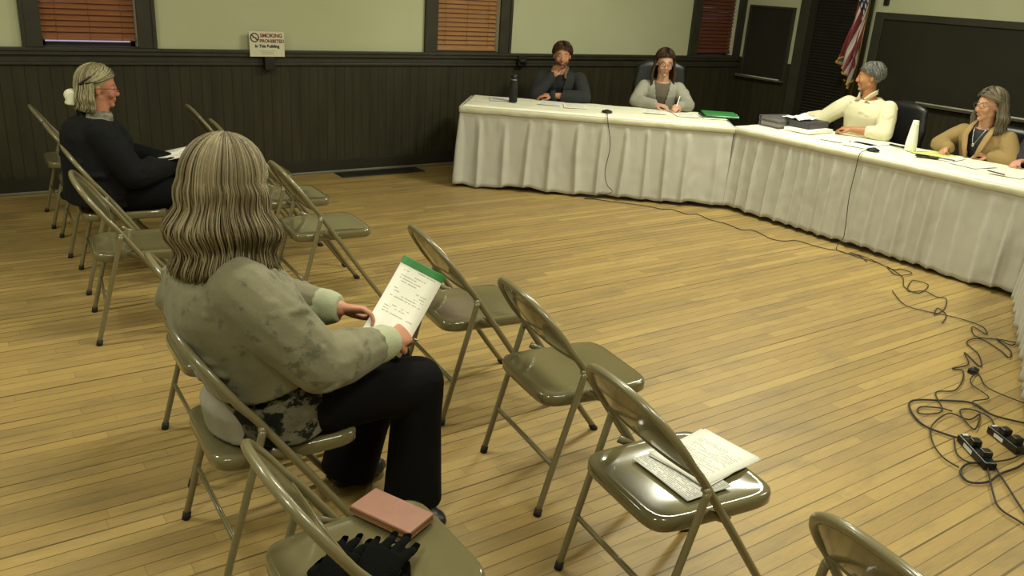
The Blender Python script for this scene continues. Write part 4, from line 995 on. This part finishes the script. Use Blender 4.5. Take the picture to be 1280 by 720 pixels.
# person beyond the right edge, only a hand on the table in view
loc = V((6.88, 2.72, 0)); rz = math.radians(185)
J = seat_joints(None, elR=(.12, -.22, .79), wrR=(.22, -.16, .79), elL=(.1, .25, .79), wrL=(.26, .1, .79))
hands = [dict(s='R', d=(.95, -.25, -.1), u=(.1, -.3, .9), curl=(.9, 1, 1.05, 1.1), thumb=.7), dict(s='L', d=(.3, -.9, 0), u=(.2, 0, 1), curl=(.6, .6, .6, .6))]
g1 = [dict(name='sweater', g=.02, sg=.018, wg=.012, sleeve=.92, mat=KN('dark_sweater', '#24222a'), hem=1, voxel=.009), dict(name='trousers', g=.014, legs=1.0, hem=0, top=3, mat=mat('dark_slacks_three', '#1b1a1c', .8), voxel=.012)]
root, H = person(loc, rz, 'person cut off by the right edge, only one hand resting on the middle table shows', J, ((.05, 0, 1.2), 0, .05), '#c08a74', '#9b5c50', '#4a3c2e', hands=hands, gar=g1)
make_hair('hair', H, 1, ['#4a4038', '#5b5046'], HAIRM, root, .1, nl=200, short=True, width=.007, seed=61, layer=.1)

# ------------------------------------------------------------ office chairs behind the tables
def office_chair(loc, rz, label, bh=.62, bw=.25):
    root = empty('office_chair', loc, rz, label, 'office chair', 'black office chairs of the council')
    me = remeshed(MB().loft([(-.22, 0, .43), (.25, 0, .43)], [(.22, .035)]*2, ref=(0, 1, 0), n=24, power=.5), 'seat', .014, 6); link(me, 'seat', MAT['leather'], root)
    b = MB(); b.loft([(-.20, 0, .46), (-.235, 0, .6), (-.25, 0, .46+bh*.6), (-.27, 0, .46+bh*.93), (-.28, 0, .46+bh)], [(bw*.8, .03), (bw, .04), (bw*1.02, .04), (bw*.9, .035), (bw*.6, .02)], ref=(0, 1, 0), n=28, power=.6)
    link(remeshed(b, 'backrest', .014, 6), 'backrest', MAT['leather'], root)
    for s in (1, -1):
        MB().loft(smoothpath([(.02, s*.24, .40), (.03, s*.285, .46), (.02, s*.29, .6), (-.04, s*.285, .635), (-.18, s*.28, .63), (-.23, s*.24, .6)], 4), [(.018, .022)]*21, n=10).build('armrest', MAT['black'], root)
    MB().loft([(0, 0, .08), (0, 0, .25), (0, 0, .25), (0, 0, .40)], [.032, .032, .02, .02], n=14).build('gas_column', MAT['black'], root)
    b = MB(); cs = []
    for k in range(5):
        a = 2*PI*k/5+.3; b.loft([(0, 0, .10), (.28*math.cos(a), .28*math.sin(a), .075)], [(.025, .02), (.016, .014)], ref=(0, 0, 1), n=8)
        MB().loft([(.29*math.cos(a), .29*math.sin(a)-.012, .028), (.29*math.cos(a), .29*math.sin(a)+.012, .028)], .027, n=16).build('castor', MAT['black'], root)
    b.build('base', MAT['black'], root)
office_chair(V((6.07, 6.09, 0)), math.atan2(-n1.y, -n1.x), 'tall black leather office chair behind the woman in the grey cardigan', .68, .27)
office_chair(V((5.26, 6.68, 0)), math.atan2(-n1.y, -n1.x), 'low black office chair of the man in the charcoal cardigan', .42, .19)
office_chair(V((6.86, 4.16, 0)), math.radians(178), 'black office chair behind the man in the cream shirt', .56, .25)
office_chair(V((6.85, 3.20, 0)), math.radians(180), 'black office chair behind the woman in the tan blazer', .50, .24)

# ------------------------------------------------------------ things on the tables
def stack(name, at, u, y, w, d_, h, ang, rz, m, label, cat, group=None, z=TZ+.002, page=None):
    p = at(u, y, z); e = empty(name, p, rz+math.radians(ang), label, cat, group)
    MB().box((-w/2, -d_/2, 0), (w/2, d_/2, h)).build('sheets' if page else 'cover', m, e, smooth=False, bevel=min(.001, h*.3)); return e
e = empty('tumbler', T1(.40, .40), 0, 'tall black insulated bottle standing at the left end of the left table', 'bottle')
MB().loft([(0, 0, 0), (0, 0, .004), (0, 0, .17), (0, 0, .20), (0, 0, .205)], [.036, .039, .039, .030, .028], n=28).build('body', MAT['blackmat'], e)
MB().loft([(0, 0, .203), (0, 0, .212), (0, 0, .238), (0, 0, .246)], [.026, .029, .029, .022], n=24).build('lid', MAT['black'], e)
b = MB(); b.loft([(0, 0, .1985), (0, 0, .2045)], [.0305, .0295], n=28); b.build('steel_ring', MAT['chrome'], e)
pg = [printed('agenda_page_a', .0095, .4, '#9a988a', .02, .21, '#e6e7e0', (.08, .92)), printed('agenda_page_b', .008, .4, '#8c8b80', .02, .21, '#efeddf', (.1, .9))]
for at, u, y, a, n_, l in ((T1, .28, .52, 8, 0, 'white papers left of the black bottle on the left table'), (T1, .75, .50, -6, 0, 'white papers in front of the man in the charcoal cardigan, nearest the bottle'), (T1, .98, .42, 4, 1, 'white papers directly before the folded arm of the man in the charcoal cardigan'),
                        (T1, 1.72, .48, -5, 1, 'white papers under the resting hand of the woman in the grey cardigan'), (T1, 2.0, .42, 6, 0, 'white papers under the writing hand of the woman in the grey cardigan'), (T1, 2.23, .40, 10, 1, 'white papers beneath the green folders')):
    e = stack('paper_sheet', at, u, y, .216, .28, .0016, a, rz1, pg[n_], l, 'paper', 'papers on the council tables', page=1)
for k, (m, dx, a, h) in enumerate(((MAT['dgreen'], -.02, 4, .014), (MAT['mint'], .02, -3, .010), (MAT['green'], 0, 1, .012))):
    z = TZ+.004+(0, .0145, .025)[k]
    stack('folder', T1, 2.30+dx, .44, .30, .22, h, a, rz1, m, ('dark green folder at the bottom of the green folder pile', 'pale green folder in the middle of the green folder pile', 'bright green folder on top of the pile at the right end of the left table')[k], 'folder', 'pile of green folders', z=z)
# grey binders
hz = 0
for k, (h, dx, dy, a) in enumerate(((.042, .0, 0, 2), (.040, -.008, .01, -2))):
    e = empty('binder', T2(.15+dx, .38+dy, TZ+.003+hz), rz2+math.radians(a-6), ('lower grey ring binder of the pile at the left end of the middle table', 'upper grey ring binder of the pile at the left end of the middle table')[k], 'binder', 'pile of grey binders')
    b = MB(); b.box((-.11, -.16, 0), (.11, .16, .004)); b.box((-.11, -.16, h-.004), (.11, .16, h)); b.box((-.11, -.16, .004), (-.105, .16, h-.004)); b.build('cover', MAT['grey'], e, smooth=False, bevel=.001)
    MB().box((-.10, -.145, .005), (.10, .145, h-.006)).build('pages', mat('grey_page_edges%d' % k, '#a3a09a', .8, var=.2, vscale=90), e, smooth=False); hz += h+.001
e = empty('binder', T2(.375, .46, TZ+.03), rz2+math.radians(3), 'charcoal ring binder beside the pile, lying nearer the man in the cream shirt', 'binder', 'pile of grey binders')
b = MB(); b.box((-.10, -.15, 0), (.10, .15, .004)); b.box((-.10, -.15, .05), (.10, .15, .054)); b.box((-.10, -.15, .004), (-.095, .15, .05)); b.box((-.10, -.15, .004), (.10, -.146, .05)); b.box((.096, -.15, .004), (.10, .15, .05)); b.build('cover', MAT['greyd'], e, smooth=False, bevel=.001)
MB().box((-.09, -.14, .005), (.092, .14, .048)).build('pages', MAT['paper'], e, smooth=False)
stack('paper_ream', T2, .41, .42, .26, .34, .026, 2, rz2, MAT['paper'], 'thick stack of white paper under the charcoal binder', 'paper', page=1)
e = empty('crumpled_paper', T2(.30, .44, TZ+.088), 0, 'loose crumpled white sheets on top of the binders', 'paper')
b = MB(); n_ = 12
vs = [((i/n_-.5)*.26, (j/n_-.5)*.2, .012+.022*noise.noise(V((i*.35, j*.4, 2)))+(.03 if (i-8)**2+(j-6)**2 < 3 else 0)) for j in range(n_+1) for i in range(n_+1)]
b.add(vs, [(j*(n_+1)+i, j*(n_+1)+i+1, (j+1)*(n_+1)+i+1, (j+1)*(n_+1)+i) for j in range(n_) for i in range(n_)])
o = b.build('sheets', MAT['paper'], e, smooth=False); o.modifiers.new('s', 'SOLIDIFY').thickness = .002
for u, y, a, n_, w, l in ((.78, .30, 14, 0, .216, 'printed sheet with a grey picture left of the second microphone'), (.98, .45, -4, 1, .216, 'white papers before the clasped hand of the man in the cream shirt'), (1.02, .26, 6, 1, .216, 'white papers next to the second microphone'),
                       (1.60, .46, 5, 1, .216, 'white papers right of the white bottle, near the tan sleeve'), (1.85, .40, -8, 0, .216, 'white papers under the hand of the woman in the tan blazer'), (2.15, .34, 3, 1, .216, 'white papers at the far right end of the middle table')):
    stack('paper_sheet', T2, u, y, w, .28, .0016, a, rz2, pg[n_], l, 'paper', 'papers on the council tables', page=1)
stack('paper_sheet', T2, 1.48, .52, .216, .28, .002, -12, rz2, MAT['yellow'], 'yellow-green sheet behind the white bottle', 'paper', page=1)
e = empty('white_bottle', T2(1.32, .46, TZ+.003), 0, 'tall tapering white bottle without a cap on the middle table', 'bottle')
MB().loft([(0, 0, 0), (0, 0, .006), (0, 0, .06), (0, 0, .16), (0, 0, .225), (0, 0, .235), (0, 0, .236), (0, 0, .22)], [.038, .043, .042, .032, .023, .022, .018, .017], n=28).build('body', MAT['white'], e)
MB().loft([(0, 0, .205), (0, 0, .213)], [.0265, .0255], n=24).build('neck_ring', MAT['white'], e)
e = empty('smartphone', T2(1.54, .32, TZ+.004), rz2+math.radians(20), 'black phone lying right of the white bottle', 'phone')
MB().box((-.08, -.038, 0), (.08, .038, .009)).build('body', MAT['black'], e, smooth=False, bevel=.003); MB().box((-.076, -.035, .009), (.076, .035, .0095)).build('screen', mat('phone_glass', '#0a0b0c', .1), e, smooth=False)
e = empty('marker_pen', T2(1.19, .50, TZ+.004), rz2+math.radians(-6), 'black marker lying left of the white bottle', 'pen')
MB().loft([(-.07, 0, .008), (.07, 0, .008)], .008, n=10).build('barrel', MAT['black'], e)
MB().loft([(.045, 0, .008), (.073, 0, .008)], .009, n=10).build('cap', MAT['blackmat'], e)
e = empty('pen', T2(1.66, .36, TZ+.006), rz2+math.radians(10), 'thin dark pen on the papers in front of the tan sleeve', 'pen')
MB().loft([(-.065, 0, .005), (.065, 0, .005)], .0042, n=8).build('barrel', MAT['blue'], e); MB().loft([(.065, 0, .005), (.074, 0, .005)], [.0035, .0008], n=8).build('tip', MAT['chrome'], e)
e = empty('pen', T2(2.10, .22, TZ+.006), rz2+math.radians(-14), 'thin dark pen on the sheets at the far right end of the middle table', 'pen')
MB().loft([(-.07, 0, .005), (.07, 0, .005)], .0042, n=8).build('barrel', MAT['black'], e); MB().loft([(.07, 0, .005), (.078, 0, .005)], [.0035, .0008], n=8).build('tip', MAT['chrome'], e)

def micro(at, u, y, label):
    e = empty('boundary_microphone', at(u, y, TZ+.004), 0, label, 'microphone')
    MB().loft([(0, 0, 0), (0, 0, .006), (0, 0, .016), (0, 0, .020)], [.048, .05, .036, .02], n=28).build('housing', MAT['blackmat'], e)
    MB().ell((0, 0, .018), (.022, .022, .006)).build('mesh_grille', MAT['black'], e)
micro(T1, 1.27, .17, 'round black table microphone at the front edge of the left table'); micro(T2, 1.22, .11, 'round black table microphone at the front edge of the middle table')

# ------------------------------------------------------------ cables
rc = random.Random(3)
def cable(pts, r, label, z0=.006, over=0, lead=None):
    P = [V((x, y, z0+over*(.5+.5*math.sin(i*1.9)))) for i, (x, y) in enumerate(pts)]
    if lead: P = [V(p) for p in lead]+P
    return tag(MB().loft(smoothpath(P, 6), r, n=8).build('cable', MAT['cable']), label, 'cable', 'black cables of the microphones')
A = T1(1.27, .12, TZ+.012); B = T1(1.27, -.06, TZ-.0)
def hang(at, u, wob, x0):
    L_ = [at(u, .13, TZ+.012), at(u, .02, TZ+.009), at(u, -.055, TZ-.003)]
    for k in range(1, 12):
        v = k/12; L_.append(at(u+wob*math.sin(v*7+x0)*v*.6+wob*1.0*v, -.072-.05*v, (TZ-.02)*(1-v)+.02))
    return L_
fm = [(4.80, 5.60), (4.86, 5.56), (4.98, 5.40), (5.15, 5.20), (5.218, 5.051), (5.30, 5.0), (5.313, 4.835), (5.40, 4.80), (5.37, 4.622), (5.404, 4.483), (5.387, 4.303), (5.469, 4.238), (5.41, 4.008), (5.464, 3.927), (5.574, 3.889), (5.585, 3.752), (5.615, 3.633), (5.66, 3.573), (5.66, 3.453), (5.66, 3.365), (5.68, 3.25)]
cable(fm, .003, 'thin cable hanging from the left table microphone and running along the floor', lead=hang(T1, 1.27, .10, 0))
cable([(5.70, 3.62), (5.66, 3.52), (5.70, 3.42), (5.62, 3.3)], .0030, 'thin cable hanging from the middle table microphone down its skirt', lead=hang(T2, 1.22, .03, 2))
CB = [
 ([(5.70, 3.50), (5.70, 3.35), (5.636, 3.104), (5.70, 3.079), (5.68, 2.976), (5.532, 3.007), (5.66, 3.16), (5.532, 2.961), (5.337, 2.827), (5.313, 2.71), (5.546, 2.775), (5.518, 2.877), (5.284, 2.765), (5.394, 2.715), (5.355, 2.608), (5.383, 2.555), (5.179, 2.455), (5.009, 2.424), (5.15, 2.482), (5.084, 2.388), (4.921, 2.323)], .003, 'thin cable looping on the floor close to the middle skirt'),
 ([(5.176, 2.815), (4.995, 2.618), (5.016, 2.494), (5.071, 2.394), (5.10, 2.284), (5.10, 2.169), (5.0, 2.094), (5.036, 2.199), (4.895, 2.101), (5.0, 2.0), (5.05, 1.90)], .0030, 'thin cable bending towards the right table skirt'),
 ([(5.05, 1.93), (4.953, 1.935), (4.98, 2.027), (4.871, 1.893), (4.751, 1.846), (4.814, 1.921), (4.887, 2.072), (4.744, 2.079), (4.633, 1.952), (4.476, 1.86), (4.585, 2.006), (4.44, 1.907), (4.304, 1.921), (4.33, 1.88), (4.204, 1.813), (4.047, 1.769), (3.934, 1.803), (3.775, 1.679), (3.673, 1.69), (3.647, 1.725), (3.708, 1.75), (3.787, 1.695), (3.813, 1.651)], .0034, 'thin cable snaking over the floor down to the power strips'),
 ([(4.02, 1.40), (3.95, 1.527), (3.99, 1.648), (3.87, 1.742), (3.732, 1.806), (3.631, 1.755), (3.551, 1.648), (3.554, 1.545), (3.583, 1.479)], .0048, 'thick cable in a wide arc left of the power strips'),
 ([(3.55, 1.50), (3.43, 1.422), (3.412, 1.36), (3.491, 1.317), (3.589, 1.281), (3.691, 1.28), (3.82, 1.30)], .0034, 'cable curving beneath the two power strips'),
 ([(3.478, 1.307), (3.395, 1.352), (3.3, 1.335), (3.254, 1.277), (3.317, 1.236), (3.44, 1.241), (3.552, 1.231), (3.644, 1.233)], .0048, 'thick cable loop nearest the viewer below the power strips'),
 ([(3.324, 1.356), (3.341, 1.435), (3.433, 1.533), (3.573, 1.616), (3.762, 1.642), (3.792, 1.562), (3.90, 1.566), (3.72, 1.497), (3.785, 1.587), (3.857, 1.636), (3.91, 1.607), (3.90, 1.516), (3.78, 1.43)], .0034, 'cable tangled in small rings between the power strips'),
 ([(3.485, 1.325), (3.255, 1.181), (3.17, 1.108), (3.145, 1.007), (3.072, 0.863), (3.0, .70)], .0038, 'left one of two cables leaving the power strip towards the bottom right'),
 ([(3.49, 1.3), (3.345, 1.163), (3.227, 1.046), (3.047, 0.853), (2.95, .75)], .0038, 'right one of two cables leaving the power strip towards the bottom right'),
 ([(4.22, 1.50), (4.22, 1.685), (4.33, 1.787), (4.357, 1.824), (4.196, 1.767), (4.119, 1.636), (3.998, 1.652), (3.949, 1.588)], .0030, 'thin cable from the small connector to the tangle'),
]
for i, (p, r, l) in enumerate(CB): cable(p, r, l, z0=.0065+.0008*i, over=.003)
def strip(a, b, label):
    a = V((*a, 0)); b = V((*b, 0)); d_ = b-a; e = empty('power_strip', (a+b)/2+V((0, 0, .001)), math.atan2(d_.y, d_.x), label, 'power strip', 'power strips in the cable tangle'); L = d_.length/2
    MB().box((-L, -.026, 0), (L, .026, .035)).build('housing', MAT['black'], e, smooth=False, bevel=.005)
    for k in range(4):
        x = -L*.6+k*L*.4; MB().loft([(x, 0, .034), (x, 0, .037)], .017, n=16).build('socket', MAT['blackmat'], e)
    for x in (-L*.2, L*.55): MB().box((x-.02, -.02, .037), (x+.02, .02, .065)).build('plug', MAT['black'], e, smooth=False, bevel=.004)
    MB().box((-L*.95, -.012, .035), (-L*.82, .012, .041)).build('switch', MAT['label'], e, smooth=False, bevel=.002)
    MB().box((-L*.5, -.0265, .008), (L*.1, -.0262, .026)).build('label_plate', MAT['label'], e, smooth=False)
strip((3.583, 1.479), (3.440, 1.285), 'black power strip on the left in the cable tangle'); strip((3.79, 1.455), (3.70, 1.282), 'black power strip on the right in the cable tangle, by the edge')
tag(MB().box((-.028, -.018, 0), (.028, .018, .026)).ell((0, 0, .02), (.02, .016, .016)).build('cable_connector', MAT['black'], bevel=.004), 'small black connector block lying on the floor above the cable tangle', 'connector').location = (4.372, 1.845, .001)

# ------------------------------------------------------------ flag
def flag_mat():
    t = NT('stars_and_stripes'); uv = t.n('ShaderNodeUVMap').outputs[0]; sx = t.n('ShaderNodeSeparateXYZ'); t.l(uv, sx.inputs[0]); U, W = sx.outputs[0], sx.outputs[1]
    row = t.math('FLOOR', t.math('MULTIPLY', W, 13)); red = t.math('LESS_THAN', t.math('MODULO', row, 2), .5)
    c = t.mix(red, lin('#b9b0a6'), lin('#6f2027'))
    can = t.math('MULTIPLY', t.math('LESS_THAN', U, .40), t.math('GREATER_THAN', W, 6/13))
    ur = t.math('MULTIPLY', U, 1/.40*6); wr = t.math('MULTIPLY', t.math('SUBTRACT', W, 6/13), 13/7*5)
    du = t.math('SUBTRACT', t.math('FRACT', ur), .5); dw = t.math('SUBTRACT', t.math('FRACT', wr), .5)
    d = t.math('SQRT', t.math('ADD', t.math('MULTIPLY', du, du), t.math('MULTIPLY', dw, dw)))
    c = t.mix(can, c, t.mix(t.math('LESS_THAN', d, .28), lin('#1c2036'), lin('#b9b3b6')))
    t.set(Base_Color=c, Roughness=.55, Sheen_Weight=.2); return t.m
fx, fy = 8.22, 5.47
e = empty('flag', (fx, fy, 0), 0, 'flag with red and white stripes hanging in folds behind the grey-haired man', 'flag')
b = MB(); nu, nv = 80, 40; vs = []; uvs = []
# the fly end hangs down: u runs along the cloth (hoist on the pole), gathered into folds
for j in range(nv+1):
    for i in range(nu+1):
        u = i/nu; w_ = j/nv     # w_=1 top edge of the flag along the pole
        drop = 1.14*u
        zt = 2.34-(1-w_)*.72*(1-.55*u)-drop*(.93)
        fold = math.sin(u*9+w_*17)*.035*(.35+u)+.018*math.sin(w_*41+u*4)*(.3+u)
        # spread in y: further out along the cloth lies farther from the pole
        y = .05+(.10+.20*u)*(.5+.5*math.sin((1-w_)*5.1+.4))*(.35+.65*u)+.03*math.sin(w_*9)+.03*u
        x = -.02+fold
        vs.append((x-.02, y*.62-.105, zt)); uvs.append((u, w_))
fs = [(j*(nu+1)+i, j*(nu+1)+i+1, (j+1)*(nu+1)+i+1, (j+1)*(nu+1)+i) for j in range(nv) for i in range(nu)]
b.add(vs, fs); o = b.build('cloth', flag_mat(), e)
uvl = o.data.uv_layers.new(name='UVMap')
for lp in o.data.loops: uvl.data[lp.index].uv = uvs[lp.vertex_index]
o.modifiers.new('s', 'SOLIDIFY').thickness = .002
b = MB()
edge = [vs[j*(nu+1)+nu] for j in range(nv+1)]; b.loft([V(p)+V((0, 0, -.006)) for p in edge], .012, n=8)
b.build('gold_fringe', mat('gold_fringe', '#a8823c', .6, bump=.4, bscale=300), e)
e2 = tag(MB().loft([(0, 0, .03), (0, 0, 2.5)], .013, n=12).loft([(0, 0, 0), (0, 0, .03), (0, 0, .05)], [.15, .14, .03], n=24).build('flagpole', MAT['brass']), 'flagpole on a round base holding the striped flag', 'flagpole'); e2.location = (fx+.05, fy-.02, 0)

# ------------------------------------------------------------ things on the chairs
def on_chair(ci, x, y, z=.446):
    cx_, cy_, a, _ = CH_[ci]; p = Matrix.Rotation(a, 3, 'Z') @ V((x, y, 0)); return V((cx_+p.x, cy_+p.y, z))
e = empty('paper_sheet', (1.822, 1.453, .4515), math.radians(-86), 'loose white printed sheets at the front of the shiny seat, partly over the others', 'paper')
for k in range(3): curved_sheet(.216, .27, k*.0012, .002, .0009).build('sheet', printed('minutes_%d' % k, .0085, .34, '#8d8c80', .03, .216, '#dddbcf', (.08, .80), .27, .45), e).rotation_euler = (0, 0, (.07, -.03, .0)[k])
e = empty('paper_booklet', (1.700, 1.432, .4455), math.radians(-94), 'grey printed booklet lying behind the white sheets on the shiny seat', 'paper')
for k in range(2): curved_sheet(.245, .165, k*.0016, .0, .0012).build('sheet', printed('dense_print_%d' % k, .0075, .5, '#8f8e88', .006, .245, '#c9c8bf', (.04, .97), .165, .3), e).rotation_euler = (0, 0, .03*k)
e = empty('paper_sheet', on_chair(8, .24, -.05, .4475), math.radians(15), 'small white paper on the front-row seat just above the long wavy hair', 'paper')
curved_sheet(.13, .16, 0, .004, .002).build('sheet', MAT['paper'], e)

# wallet
e = empty('wallet', (.86, 1.648, .4475), math.radians(-66), 'pink leather wallet with gold zip edge on the nearest chair seat', 'wallet')
MB().box((-.098, -.052, 0), (.098, .052, .010)).build('back_cover', MAT['pink'], e, smooth=False, bevel=.004, seg=3)
MB().box((-.098, -.052, .014), (.098, .052, .025)).build('front_cover', MAT['pink'], e, smooth=False, bevel=.004, seg=3)
MB().box((-.0985, -.0525, .0095), (.0985, .049, .0145)).build('gold_zip', MAT['gold'], e, smooth=False, bevel=.001)
# gloves
def glove(loc, rz, label, tilt=0, z=.4475, flip=1):
    e = empty('glove', loc, rz, label, 'glove', 'black knitted gloves')
    mb = MB(); add_hand(mb, (0, 0, .022), (1, 0, .03), (0, 0, 1), flip, (.35, .25, .3, .4), 1.25, .05, .5)
    mb.loft([(-.085, 0, .02), (-.03, 0, .022), (.02, 0, .022)], [(.048, .018), (.042, .019), (.042, .022)], ref=(0, 1, 0), n=20)
    me = remeshed(mb, 'glove_body', .0045, 3, (40, .007, (1, 1, 1)))
    n = len(me.vertices); co = np.empty(n*3, np.float32); me.vertices.foreach_get('co', co); co = co.reshape(-1, 3); co[:, 2] = np.maximum(co[:, 2], .002); me.vertices.foreach_set('co', co.ravel())
    link(me, 'glove_body', MAT['knit'], e)
    m = MB(); m.loft([(-.086, -.05, .02), (-.088, -.02, .038), (-.088, .02, .038), (-.086, .05, .02)], .0028, n=6); m.loft([(-.05, -.02, .042), (-.06, 0, .044), (-.05, .02, .042)], .002, n=6)
    m.build('white_trim', MAT['label'], e); return e
g_ = glove((.60, 1.455, .4475), math.radians(42), 'black knitted glove lying lowest on the nearest chair seat, fingers towards the wallet')
g_ = glove((.665, 1.40, .472), math.radians(40), 'black knitted glove lying on top of the other beside the wallet', flip=-1); g_.rotation_euler = (math.radians(12), math.radians(0), math.radians(40))
